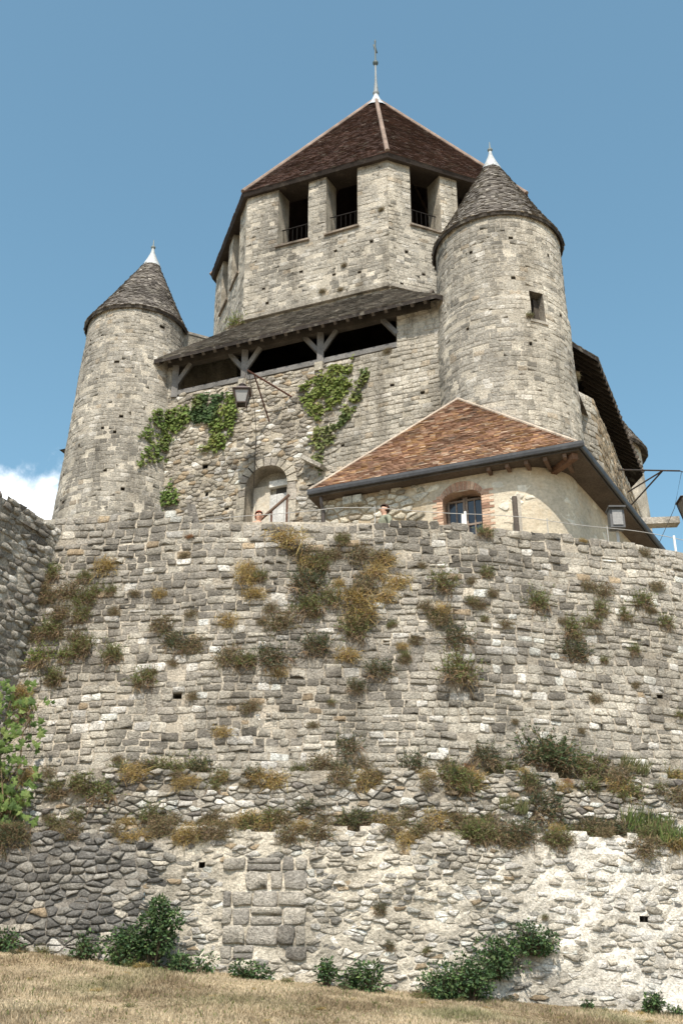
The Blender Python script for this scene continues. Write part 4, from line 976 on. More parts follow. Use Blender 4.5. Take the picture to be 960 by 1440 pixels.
# ------------------------------------------------------------------ plants
def leaf_quad(V, F, T, c, d, n, l, w, t):
    """pointed leaf: 4 points, folded a little"""
    d = d.normalized(); s = d.cross(n)
    if s.length < 1e-4: s = Vector((1, 0, 0))
    s.normalize(); u = s.cross(d); b = len(V)
    V += [c, c + d * l * .5 + s * w * .5 + u * w * .12, c + d * l, c + d * l * .5 - s * w * .5 + u * w * .12]; F += [(b, b + 1, b + 2), (b, b + 2, b + 3)]; T += [t] * 4
def blade(V, F, T, c, d, l, w, droop, t):
    d = d.normalized(); s = d.cross(Vector((0, 0, 1)));
    s = s.normalized() if s.length > .05 else Vector((U(-1, 1), U(-1, 1), 0)).normalized()
    a = U(0, 6.28); s = (s * math.cos(a) + d.cross(s) * math.sin(a)).normalized(); b = len(V)
    m = c + d * l * .55 + Vector((0, 0, -droop * l * .2)); e = c + d * l + Vector((0, 0, -droop * l * .8))
    V += [c - s * w * .5, c + s * w * .5, m - s * w * .4, m + s * w * .4, e]; F += [(b, b + 1, b + 3, b + 2), (b + 2, b + 3, b + 4)]; T += [t] * 5
def jc(c, k=.25):
    q = U(1 - k, 1 + k); return tuple(max(.01, x * q * U(.92, 1.08)) for x in c)
def rdir(up=.2, out=.5):
    """random direction leaning out of the wall (-y) and up"""
    while True:
        v = Vector((U(-1, 1), U(-1, 1), U(-1, 1)))
        if .05 < v.length < 1: break
    return (v.normalized() + Vector((0, -out, up))).normalized()
DRY = [(.25, .18, .105), (.17, .125, .08), (.31, .235, .135), (.21, .155, .10)]
def proto(kind):
    V, F, T = [], [], []
    if kind in 'ybo':
        cols = {'y': [(.50, .36, .13), (.40, .29, .10), (.30, .24, .11), (.42, .33, .17)], 'b': DRY + [(.16, .15, .075), (.13, .135, .06), (.20, .18, .095)], 'o': [(.38, .19, .08), (.30, .15, .07)]}[kind]
        for i in range(380):
            c = Vector((rng.gauss(0, .2), U(-.10, .04), rng.gauss(0, .13))); blade(V, F, T, c, rdir(.55, .45), U(.1, .36), U(.008, .018), U(.0, .7), jc(rng.choice(cols)))
        for i in range(260):
            c = Vector((rng.gauss(0, .19), U(-.22, .0), rng.gauss(0, .15))); leaf_quad(V, F, T, c, rdir(.1, .2), rdir(0, .6), U(.03, .08), U(.012, .03), jc(rng.choice(cols + DRY)))
        for i in range(40):
            c = Vector((U(-.2, .2), -.02, U(-.1, .05))); blade(V, F, T, c, Vector((U(-.6, .6), -.4, -U(.0, .8))), U(.1, .28), .014, .3, jc(rng.choice(DRY)))
    elif kind in 'gdGD':
        cols = {'g': [(.13, .17, .055), (.17, .20, .07), (.10, .14, .045), (.21, .21, .09)], 'd': [(.07, .095, .05), (.095, .12, .065), (.055, .075, .04), (.13, .14, .08)],
                'G': [(.19, .26, .06), (.24, .29, .08), (.14, .2, .05)], 'D': [(.065, .10, .045), (.09, .13, .06), (.12, .15, .07)]}[kind]
        ns = 105 if kind != 'D' else 170
        for i in range(ns):
            c = Vector((rng.gauss(0, .17), U(-.08, .04), rng.gauss(-.04, .11))); d = rdir(.6, .5); l = U(.14, .46)
            blade(V, F, T, c, d, l, .016, .1, jc(rng.choice(DRY)))
            for k in range(10 if kind != 'D' else 12):
                p = c + d * l * U(.25, 1.05) + Vector((0, 0, 0)); leaf_quad(V, F, T, p, (d * U(.3, 1.2) + rdir(.3, .1)).normalized(), rdir(.4, .5), U(.04, .09), U(.012, .026), jc(rng.choice(cols if U(0, 1) > .14 else DRY)))
        for i in range(110):
            c = Vector((U(-.3, .3), U(-.12, .02), U(-.3, -.02))); blade(V, F, T, c, rdir(-.3, .6), U(.12, .32), .02, .6, jc(rng.choice(DRY)))
    else:                                             # t tall grass, L lush grass
        cols = {'t': [(.21, .22, .10), (.28, .25, .13), (.16, .18, .08)], 'L': [(.15, .21, .065), (.19, .24, .08), (.12, .17, .055), (.24, .23, .11)]}[kind]
        for i in range(300):
            c = Vector((U(-.42, .42), U(-.15, .08), U(-.12, .05))); blade(V, F, T, c, Vector((U(-.35, .35), U(-.6, .1), 1)), U(.25, .6) * (1 if kind == 't' else .8), U(.012, .024), U(0, .5), jc(rng.choice(cols)))
    return make_mesh('weed', V, F, M['leaf'], T)
KINDS = {k: [proto(k) for _ in range(4)] for k in 'ybogdGDtL'}
WORDS = {'y': ('dry_grass_tuft', 'straw-yellow dry grass tuft'), 'b': ('weed_tuft', 'withered brown weed tuft'), 'o': ('weed_tuft', 'small rust-orange withered weed'), 'g': ('weed_tuft', 'olive-green weed clump'),
         'd': ('weed_tuft', 'dark green bushy herb'), 'G': ('weed_tuft', 'fresh light green weed'), 'D': ('shrub', 'big rounded dark green shrub'), 't': ('grass_tuft', 'upright tall grey-green grass tuft'), 'L': ('grass_tuft', 'lush bright green grass clump')}
PLANTS=[(-0.15,10.03,0.72,'y'),(0.18,9.71,0.59,'b'),(0.77,9.74,0.39,'b'),(-3.45,9.59,0.53,'y'),(-3.30,9.12,0.26,'g'),(-4.12,9.10,0.59,'b'),(-4.72,9.15,0.59,'b'),(-3.81,8.65,0.45,'g'),(-4.76,8.30,0.52,'b'),(-4.21,8.33,0.45,'b'),(-3.67,8.08,0.45,'g'),(-4.48,7.86,0.57,'G'),(-4.16,7.50,0.50,'g'),(-4.01,7.87,0.32,'G'),(-3.11,7.85,0.51,'g'),(-4.74,7.21,0.50,'y'),(-2.38,8.99,0.32,'y'),(-1.98,9.75,0.20,'b'),(-1.92,10.13,0.16,'o'),(-0.79,9.45,0.39,'y'),(-0.67,8.92,0.45,'y'),(-2.28,8.33,0.51,'b'),(-2.02,8.01,0.57,'d'),(-1.66,7.93,0.50,'b'),(-2.49,7.36,0.56,'g'),(-1.63,7.00,0.25,'b'),(-1.12,8.39,0.44,'y'),(-1.08,7.71,0.56,'b'),(-0.77,7.64,0.44,'g'),(-0.28,7.71,0.68,'d'),(-0.18,7.41,0.31,'y'),(-0.65,6.80,0.39,'b'),(-1.10,6.36,0.36,'y'),(0.41,6.48,0.22,'b'),(0.46,7.95,0.63,'d'),(0.32,9.15,0.77,'d'),(0.32,8.70,0.57,'g'),(-0.17,8.38,0.63,'b'),(0.41,8.52,0.32,'b'),(-3.21,8.68,0.26,'b'),(1.22,9.75,0.59,'b'),(1.50,9.39,0.52,'y'),(1.89,9.19,0.52,'y'),(2.74,9.23,0.59,'g'),(1.15,8.81,0.77,'y'),(1.21,8.46,0.64,'b'),(3.56,9.47,0.29,'g'),(4.50,8.96,0.52,'g'),(2.39,8.71,0.36,'b'),(3.37,8.80,0.39,'b'),(2.67,8.49,0.58,'b'),(2.94,8.15,0.57,'d'),(2.93,7.50,0.81,'g'),(1.56,7.50,0.56,'d'),(1.15,7.19,0.43,'d'),(0.98,7.75,0.50,'y'),(1.95,7.94,0.25,'y'),(5.83,9.30,0.47,'b'),(5.55,9.38,0.33,'b'),(5.14,8.47,0.52,'g'),(5.12,8.05,0.58,'d'),(5.52,8.65,0.37,'g'),(5.73,8.93,0.37,'g'),(6.23,8.86,0.37,'g'),(6.59,9.17,0.51,'g'),(7.01,9.52,0.38,'b'),(7.02,8.78,0.38,'g'),(6.75,8.97,0.27,'b'),(5.69,7.93,0.19,'g'),(3.60,10.32,0.34,'g'),(5.61,10.37,0.19,'y'),(6.91,10.27,0.28,'b'),(3.81,8.44,0.32,'b'),(3.63,9.04,0.29,'b'),(2.17,8.05,0.28,'b'),(1.00,6.11,0.54,'d'),(2.05,5.79,0.60,'d'),(3.26,6.02,0.54,'d'),(4.32,6.07,1.04,'D'),(5.00,5.90,0.67,'g'),(5.89,5.90,0.47,'t'),(2.65,5.80,0.42,'b'),(1.23,5.75,0.41,'b'),(5.38,5.80,0.61,'b'),(6.60,5.79,0.44,'g'),(-2.09,5.76,0.54,'g'),(-1.80,5.73,0.42,'g'),(-1.36,5.71,0.47,'d'),(-3.15,5.42,0.41,'g'),(-2.84,5.26,0.58,'g'),(-3.57,5.29,0.46,'b'),(-0.40,5.49,0.46,'y'),(-0.18,5.40,0.46,'y'),(0.53,5.80,0.47,'b'),(-3.18,4.88,0.29,'g'),(-3.64,4.87,0.25,'b'),(-2.79,5.91,0.24,'b'),(1.64,5.69,0.36,'b'),(2.94,5.73,0.36,'o'),(2.20,5.55,0.30,'y'),(0.19,5.68,0.35,'g'),(-2.01,4.88,0.51,'g'),(-1.72,4.75,0.45,'b'),(-0.59,4.77,0.51,'y'),(-1.08,4.81,0.39,'b'),(0.34,4.97,0.40,'d'),(-0.05,4.75,0.51,'b'),(0.59,4.79,0.34,'b'),(1.04,4.77,0.51,'d'),(1.52,4.70,0.56,'y'),(1.76,4.40,0.44,'y'),(1.89,4.90,0.40,'b'),(2.32,4.77,0.57,'y'),(2.65,4.78,0.51,'b'),(3.20,4.73,0.63,'b'),(3.51,5.02,0.48,'t'),(4.06,5.09,0.69,'d'),(3.22,4.41,0.33,'b'),(3.98,4.48,0.45,'g'),(4.91,4.68,0.52,'b'),(5.73,4.79,0.94,'L'),(5.93,4.54,0.57,'L'),(5.31,4.37,0.56,'b'),(4.47,5.51,0.18,'o'),(5.39,5.31,0.21,'g'),(4.62,4.69,0.46,'b'),(2.80,4.54,0.44,'b'),(3.75,4.64,0.51,'b'),(-1.44,4.66,0.34,'y'),(-0.79,4.62,0.31,'b'),(0.27,4.62,0.31,'y'),(1.97,4.55,0.38,'b'),(1.37,3.40,0.23,'d'),(1.49,2.88,0.19,'d'),(1.99,2.82,0.15,'g'),(3.68,3.31,0.13,'g')]
def plant(mesh, name, label, cat, group, loc, rz, sc):
    o = bpy.data.objects.new(name, mesh); COL.objects.link(o); o.location = loc; o.rotation_euler = (U(-.15, .15), U(-.25, .25), rz); o.scale = sc
    return tag(o, label, cat, group)
def wall_point(s, z, d=0.0):
    return (f_up if z > Z1 + .12 else f_mid if z > Z2 + .08 else f_low)(s, z, d)
def extra_plants():
    q = random.Random(4); out = []
    for k in range(118):
        s_ = q.uniform(-4.4, 7.2); up = q.random() < .42; z = q.uniform(5.35, 5.75) if up else q.uniform(4.45, 4.8); out.append((s_, z, q.uniform(.25, .55), q.choice('bbbyyggdg')))
    for k in range(34): out.append((q.uniform(-4.6, 7.6), q.uniform(6.4, 10.1), q.uniform(.14, .3), q.choice('bbbyg')))
    for k in range(16): out.append((q.gauss(.7, 1.0), q.uniform(8.2, 10.1), q.uniform(.3, .6), q.choice('bbyyg')))
    for k in range(12): out.append((q.gauss(-4.1, .4), q.uniform(7.2, 9.6), q.uniform(.3, .55), q.choice('bbgg')))
    for s_, z, w, k in ((-4.55, 4.75, .7, 'G'), (-4.35, 5.15, .7, 'G'), (-4.7, 5.5, .8, 'G'), (-4.15, 4.5, .55, 'd'), (-4.65, 6.9, .6, 'G')): out.append((s_, z, w, k))
    return out
def build_plants():
    spots = [(-9, 'near the inner wall corner'), (-3.5, 'under the grey turret'), (-1.5, 'under the arched door'), (.6, 'under the dark-haired person'), (2.2, 'under the house window'), (4.0, 'under the rounded house corner'), (6.0, 'under the floodlight')]
    for s, z, w, k in PLANTS + extra_plants():
        nm, words = WORDS[k]
        where = 'on the upper wall face' if z > 6.25 else 'on the upper ledge' if z > 5.2 else 'on the lower ledge' if z > 4.3 else 'on the pale wall foot'
        near = [t for a_, t in spots if s >= a_][-1]; size = '' if k in 'DoL' else 'small ' if w < .36 else 'large ' if w > .54 else ''
        hgt = .85 if k == 'D' else 1.0; w *= 1.12
        plant(rng.choice(KINDS[k]), nm, size + words + ' ' + where + ' ' + near, 'shrub' if k == 'D' else 'grass' if k in 'ytL' else 'weed', words + ' ' + where, wall_point(s, z, .02), s / 21.0 + U(-.3, .3),
              (w * 1.12 * U(.9, 1.15), w * U(.75, .95), w * 1.05 * hgt * U(.9, 1.15)))
    # on the castle
    def cp(fr, s, z, w, k, label):
        p = fr(s, z, .02); q = fr(s, z, 1.0); rz = math.atan2(q[0] - p[0], -(q[1] - p[1])); nm, _ = WORDS[k]
        plant(rng.choice(KINDS[k]), nm, label, 'grass' if k in 'ytL' else 'weed', None, p, rz, (w, w, w))
    f0 = oct_frame(0)
    cp(f0, 2.42, 26.95, .34, 'b', 'brown weed beside the corner of the octagonal tower below its roof')
    cp(f0, 1.06, 25.05, .3, 'b', 'small brown weed in the middle of the octagonal tower face')
    cp(f0, .30, 24.2, .36, 'b', 'dry weed just above the lean-to roof at the octagonal tower')
    cp(f0, .94, 24.1, .28, 'b', 'second dry weed just above the lean-to roof at the octagonal tower')
    cp(f0, -2.9, 23.75, .9, 'G', 'bright green weed where lean-to roof meets the octagonal tower')
    cp(lambda s, z, d: cw(-4.5, -7.3 - d, z), 0, 23.0, .75, 'b', 'brown weed clump on the buttress beside the grey turret roof')
    cp(gf, 3.27, 19.85, .4, 'b', 'dry weed at the end of the gallery sill')
    cp(TRf, .42, 19.55, .3, 'g', 'small green weed on the pale round turret below its window')
    cp(TRf, 2.6, 18.55, .4, 'b', 'brown weed on the edge of the pale round turret under the eaves')
build_plants()

def build_ivy():
    pats = [([(.75, 17.2), (.8, 18.3), (1.2, 19.2), (1.9, 19.5), (2.1, 18.6), (1.6, 17.6)], 'ivy creeping over the grey round turret stone', (.13, .18, .05), 420),
            ([(-4.75, 17.9), (-4.74, 19.1), (-4.14, 19.45), (-3.39, 19.55), (-3.1, 19.0), (-3.6, 18.5)], 'ivy hanging beside the grey round turret', (.14, .19, .05), 620),
            ([(-3.3, 19.2), (-3.0, 19.65), (-2.05, 19.65), (-2.3, 18.7), (-2.9, 18.75)], 'dark green ivy clump under the gallery sill', (.065, .11, .04), 520),
            ([(-2.6, 17.7), (-2.36, 18.8), (-1.75, 19.6), (-1.45, 19.2), (-1.75, 18.2), (-1.9, 17.6)], 'ivy strand hanging behind the wall lantern', (.15, .20, .05), 480),
            ([(.5, 19.3), (2.06, 19.85), (2.1, 19.0), (1.55, 18.3), (1.2, 17.9), (.7, 18.5)], 'broad yellow-green ivy patch below a gallery post', (.16, .20, .05), 760),
            ([(2.5, 19.5), (2.72, 19.5), (2.4, 18.3), (1.75, 17.5), (1.55, 17.7), (2.15, 18.4)], 'thin slanting ivy strand on the smooth castle wall', (.10, .13, .045), 230),
            ([(.95, 17.6), (1.62, 17.9), (1.3, 16.2), (.9, 16.9)], 'sparse ivy trailing down above the stone hood', (.15, .17, .065), 200),
            ([(-4.1, 16.1), (-3.55, 16.95), (-3.4, 16.2), (-3.7, 15.6)], 'small ivy tuft above the broken wall top', (.13, .19, .05), 170)]
    def inside(p, pg):
        c = False; j = len(pg) - 1
        for i in range(len(pg)):
            if (pg[i][1] > p[1]) != (pg[j][1] > p[1]) and p[0] < (pg[j][0] - pg[i][0]) * (p[1] - pg[i][1]) / (pg[j][1] - pg[i][1]) + pg[i][0]: c = not c
            j = i
        return c
    for pg, label, col, n in pats:
        V, F, T = [], [], []; x0, x1 = min(p[0] for p in pg), max(p[0] for p in pg); z0, z1 = min(p[1] for p in pg), max(p[1] for p in pg); k = 0; tries = 0
        while k < n and tries < 20000:
            tries += 1; x, z = U(x0 - .15, x1 + .15), U(z0 - .15, z1 + .1)
            if not inside((x + .22 * nz(x * 2, z * 2, 1), z + .22 * nz(x * 2, z * 2, 8)), pg): continue
            if nz(x * 2.6, z * 2.6, 4) < -.28: continue
            fr_ = TLf if 'round turret stone' in label else gf; c = Vector(fr_(x, z, U(.02, .11))); out = Vector(fr_(x, z, 1)) - Vector(fr_(x, z, 0))
            nrm = (out + Vector((U(-.8, .8), U(-.3, .3), U(-.2, 1.0)))).normalized(); d = Vector((U(-1, 1), U(-.3, .3), U(-1.2, .3))).normalized(); d = (d - nrm * d.dot(nrm)).normalized()
            leaf_quad(V, F, T, c, d, nrm, U(.09, .17), U(.08, .14), jc(mixc(col, (.24, .25, .07), clamp(nz(x * 1.5, z * 1.5, 77)) * .9), .3)); k += 1
        o = obj('ivy', V, F, M['leaf'], None, T); tag(o, label, 'ivy', 'ivy patches on the castle wall')
build_ivy()

def bush_mesh(rx, rz, n, cols, leaf=.055, lobes=14):
    n = int(n * 1.9)
    """leafy shrub: overlapping clumps of small leaves with gaps, and bare stems"""
    V, F, T = [], [], []; L_ = []
    for i in range(lobes):
        a = U(0, 6.28); r = U(.1, .8); zc = U(.15, .85); k = (1 - abs(zc - .45)) * r
        L_.append((Vector((math.cos(a) * k * rx, math.sin(a) * k * rx * .55, zc * rz)), U(.26, .5) * min(rx, rz)))
    for c, r in L_:
        for q in range(4): blade(V, F, T, Vector((U(-.15, .15) * rx, U(-.05, .05), 0)), c + Vector((U(-.5, .5), U(-.5, .5), U(0, .8))) * r, c.length + r * U(.3, 1.25), .014, 0, (.12, .09, .06))
        for k in range(n // lobes):
            d = Vector((rng.gauss(0, 1), rng.gauss(0, 1), rng.gauss(0, 1))).normalized(); p = c + d * r * U(.55, 1.1)
            if p.z < 0: p.z = U(0, .08)
            leaf_quad(V, F, T, p, (d + Vector((U(-1, 1), U(-1, 1), U(-1, .6)))), (d + Vector((U(-.6, .6), U(-.6, .6), .5))), leaf * U(.5, 1.6), leaf * U(.35, .8), jc(rng.choice(cols), .45))
    return V, F, T
def build_bushes():
    gc = [(.06, .11, .045), (.085, .145, .055), (.11, .165, .06), (.05, .085, .04)]
    lst = [(-1.62, .38, 1.12, 1500, 'tall dense dark green shrub at the foot of the curved wall'), (-2.0, .42, .5, 700, 'lower dark shrub spreading next to the tall shrub on the lawn'), (-3.75, .45, .32, 350, 'low green bush at the foot of the dark grey masonry'),
           (-2.55, .28, .42, 250, 'small green bush between the dark masonry and the tall shrub'), (-1.15, .6, .26, 420, 'low green mat right beside the tall shrub'), (-.31, .42, .26, 380, 'low green mat under the squared stone blocks'), (.64, .22, .42, 260, 'small upright bush left of the twin green bushes'),
           (1.16, .3, .38, 360, 'rounded twin green bush at the lawn edge'), (.92, .22, .28, 220, 'smaller twin green bush at the lawn edge'), (2.1, .42, .45, 600, 'green bramble at the low end of the long sprawling thicket'),
           (2.5, .5, .62, 1000, 'dense dark bramble in the middle of the sprawling thicket'), (4.08, .14, .14, 90, 'tiny green tuft at the foot of the white masonry'), (5.0, .2, .32, 260, 'small round bush at the foot of the white masonry'), (5.35, .16, .16, 100, 'little green sprig beside the small round bush')]
    for s, rx, rz, n, label in lst:
        p = polar(s / 21, Rlow(2.4) + .18 + rx * .25, 0); V, F, T = bush_mesh(rx, rz, n, gc); o = obj('bush', V, F, M['leaf'], None, T)
        o.location = (p[0], p[1], ground_z(p[0], p[1]) - .03); o.rotation_euler.z = s / 21; tag(o, label, 'bush', 'bushes at the foot of the wall')
    for s, z, rx, rz, n, label in ((2.9, 2.45, .42, .55, 700, 'upper green bramble of the thicket climbing the pale wall'), (3.45, 2.78, .45, .38, 600, 'topmost green bramble of the thicket on the pale wall')):
        p = f_low(s, z, .12); V, F, T = bush_mesh(rx, rz, n, gc); o = obj('bush', V, F, M['leaf'], None, T); o.location = p; o.rotation_euler.z = s / 21; tag(o, label, 'bush', 'bushes at the foot of the wall')
    # big-leaved vine at the left inner corner
    vt = thing('leafy_vine', 'sunlit vine with big lobed green leaves in the inner wall corner', 'vine', f_mid(-4.5, 4.6, .2))
    lv, lf, ltn = [], [], []
    out = [(0, 0), (.20, .10), (.50, .06), (.36, .30), (.52, .58), (.24, .56), (0, 1.0), (-.24, .56), (-.52, .58), (-.36, .30), (-.50, .06), (-.20, .10)]
    def leaf_me(c):
        vs = [Vector((x, -.08 * abs(x), y)) for x, y in out] + [Vector((0, -.10, .38))]; return make_mesh('leaf', vs, [(12, i, (i + 1) % 12) for i in range(12)], M['leaf'], c)
    lm = [leaf_me(c) for c in ((.14, .21, .06), (.11, .17, .05), (.20, .26, .085), (.08, .13, .04))]
    paths = [[(-4.5, 4.3), (-4.4, 5.2), (-4.6, 6.0), (-4.45, 6.8), (-4.25, 7.15)], [(-4.3, 4.3), (-4.15, 5.4), (-4.2, 6.3), (-4.0, 6.75)], [(-4.8, 4.2), (-4.8, 5.5), (-4.7, 6.6), (-4.8, 7.0)],
             [(-4.2, 4.3), (-3.95, 4.9)], [(-4.5, 4.4), (-4.1, 5.6)], [(-4.6, 4.3), (-4.3, 5.0), (-4.45, 5.9), (-4.15, 6.4)], [(-5.0, 4.4), (-4.95, 5.6), (-4.9, 6.5)]]
    for path in paths:
        pts = [Vector(f_mid(s, min(z, 5.5), .30)) + Vector((0, 0, max(0, z - 5.5))) + Vector((U(-.05, .05), U(0, .12) + .02 * k, 0)) for k, (s, z) in enumerate(path)]
        mb = MB(); mb.tube(pts, .016, (.16, .12, .07), 6, r2=.007); mb.build('stem', M['timber'], vt)
        for a, b in zip(pts[:-1], pts[1:]):
            for k in range(int((b - a).length * 34)):
                p = a.lerp(b, U(0, 1)) + Vector((U(-.3, .3), U(-.28, .05), U(-.12, .12))); o = bpy.data.objects.new('leaf', rng.choice(lm)); COL.objects.link(o); o.location = p
                o.rotation_euler = (U(-.9, .3), U(-2.6, 2.6), U(-.7, .7)); q = U(.08, .16); o.scale = (q, q, q); setparent(o, vt)
build_bushes()

def build_lawn():
    g = np.random.default_rng(5); n = 230000
    y = 8.6 + 9.6 * g.random(n) ** .9; x = (g.random(n) - .5) * 2 * (2.5 + y * .42)
    keep_ = np.hypot(x - OX, y - OY) > 22.75
    x, y = x[keep_], y[keep_]; n = len(x)
    z = np.array([ground_z(a, b) for a, b in zip(x, y)]); cl = np.array([clamp(.5 + 1.2 * nz(a * 1.1, b * 1.1, 3)) for a, b in zip(x, y)])
    h = (.012 + .034 * g.random(n)) * (.45 + 1.0 * cl); an = g.random(n) * 6.283; w = .007 + .008 * g.random(n); lean = (g.random((n, 2)) - .5) * 1.3 * h[:, None]
    v = np.zeros((n, 3, 3), np.float32); dx, dy = np.cos(an) * w, np.sin(an) * w
    v[:, 0] = np.stack([x - dx, y - dy, z - .006], 1); v[:, 1] = np.stack([x + dx, y + dy, z - .006], 1); v[:, 2] = np.stack([x + lean[:, 0], y + lean[:, 1], z + h], 1)
    t = np.array([ground_tint(a, b) for a, b in zip(x, y)], np.float32) * (.8 + .55 * g.random((n, 1)).astype(np.float32))
    gr = g.random(n) < .06; t[gr] = np.array([.15, .18, .06])
    me = bpy.data.meshes.new('lawn_grass'); me.vertices.add(3 * n); me.vertices.foreach_set('co', v.ravel()); me.loops.add(3 * n); me.loops.foreach_set('vertex_index', np.arange(3 * n, dtype=np.int32))
    me.polygons.add(n); me.polygons.foreach_set('loop_start', np.arange(0, 3 * n, 3, dtype=np.int32)); me.update()
    at = me.attributes.new('tint', 'FLOAT_COLOR', 'POINT'); c4 = np.ones((3 * n, 4), np.float32); c4[:, :3] = np.repeat(t, 3, axis=0); at.data.foreach_set('color', c4.ravel())
    me.materials.append(M['leaf']); o = bpy.data.objects.new('lawn_grass', me); COL.objects.link(o); tag(o, 'short dry straw-coloured grass on the slope', 'grass', kind='stuff')
    q = random.Random(9)
    for k in range(46):
        s_ = q.uniform(-4.8, 7.5); rr = Rlow(2.4) + q.uniform(.05, .5); p = polar(s_ / 21, rr, 0); kk = q.choice('ggdyyb'); sz = q.uniform(.18, .42)
        plant(q.choice(KINDS[kk]), WORDS[kk][0], WORDS[kk][1] + ' where the lawn meets the wall foot', 'grass' if kk == 'y' else 'weed', WORDS[kk][1] + ' at the wall foot', (p[0], p[1], ground_z(p[0], p[1])), q.uniform(0, 6), (sz, sz, sz * .7))
    for k in range(70):
        x_, y_ = q.uniform(-6, 6), q.uniform(10.5, 17.3); sz = q.uniform(.12, .3); plant(q.choice(KINDS['y']), 'dry_grass_tuft', 'flat dry grass clump standing in the lawn', 'grass', 'dry clumps in the lawn', (x_, y_, ground_z(x_, y_)), q.uniform(0, 6), (sz, sz, sz * .45))
    # a few green weeds standing in the dry lawn
    for px, py_, sz in ((-2.3, 13.4, .25), (-.6, 12.6, .2), (-1.5, 12.2, .22), (-3.9, 12.7, .3), (1.4, 14.4, .18), (.4, 15.6, .22), (-3.0, 15.8, .2)):
        plant(rng.choice(KINDS['g']), 'weed_tuft', 'low green weed standing in the dry lawn', 'weed', 'green weeds in the dry lawn', (px, py_, ground_z(px, py_)), U(0, 6), (sz, sz, sz * .6))
build_lawn()

# ------------------------------------------------------------------ lamps, rails, fittings
def build_lantern(root, c, w=.5, h=.55):
    """tapered street lantern hanging with its top at c"""
    c = Vector(c); IR = (.07, .055, .05)
    t, b = w / 2, w * .31; zt, zb = c.z - .18, c.z - .18 - h
    fr = MB(); ct = [Vector((c.x + sx * t, c.y + sy * t, zt)) for sx, sy in ((-1, -1), (1, -1), (1, 1), (-1, 1))]; cb = [Vector((c.x + sx * b, c.y + sy * b, zb)) for sx, sy in ((-1, -1), (1, -1), (1, 1), (-1, 1))]
    for i in range(4):
        j = (i + 1) % 4; fr.box(ct[i], cb[i], .03, .03, t=IR); fr.box(ct[i], ct[j], .04, .045, t=IR); fr.box(cb[i], cb[j], .035, .035, t=IR); fr.box(cb[i], cb[i] + Vector((0, 0, -.16)), .022, .022, t=IR)
    fr.build('lantern_frame', M['iron'], root)
    for i in range(4):
        j = (i + 1) % 4; k = .94; q = [c.lerp(p, k) if False else Vector((c.x + (p.x - c.x) * k, c.y + (p.y - c.y) * k, p.z)) for p in (cb[i], cb[j], ct[j], ct[i])]
        m = MB(); m.quad(*q, (.5, .5, .5)); m.build('pane', M['frost'], root)
    rf = MB(); e = [Vector((c.x + sx * (t + .05), c.y + sy * (t + .05), zt + .01)) for sx, sy in ((-1, -1), (1, -1), (1, 1), (-1, 1))]; u = [Vector((c.x + sx * t * .32, c.y + sy * t * .32, zt + .17)) for sx, sy in ((-1, -1), (1, -1), (1, 1), (-1, 1))]
    rf.add(e + u, [(0, 1, 5, 4), (1, 2, 6, 5), (2, 3, 7, 6), (3, 0, 4, 7), (4, 5, 6, 7), (3, 2, 1, 0)], (.15, .125, .12))
    rf.lathe((c.x, c.y, zt + .15), [(.09, .0), (.09, .07), (.11, .08), (.06, .13), (.0, .15)], (.06, .05, .05), 10); rf.build('lantern_cap', M['iron'], root)
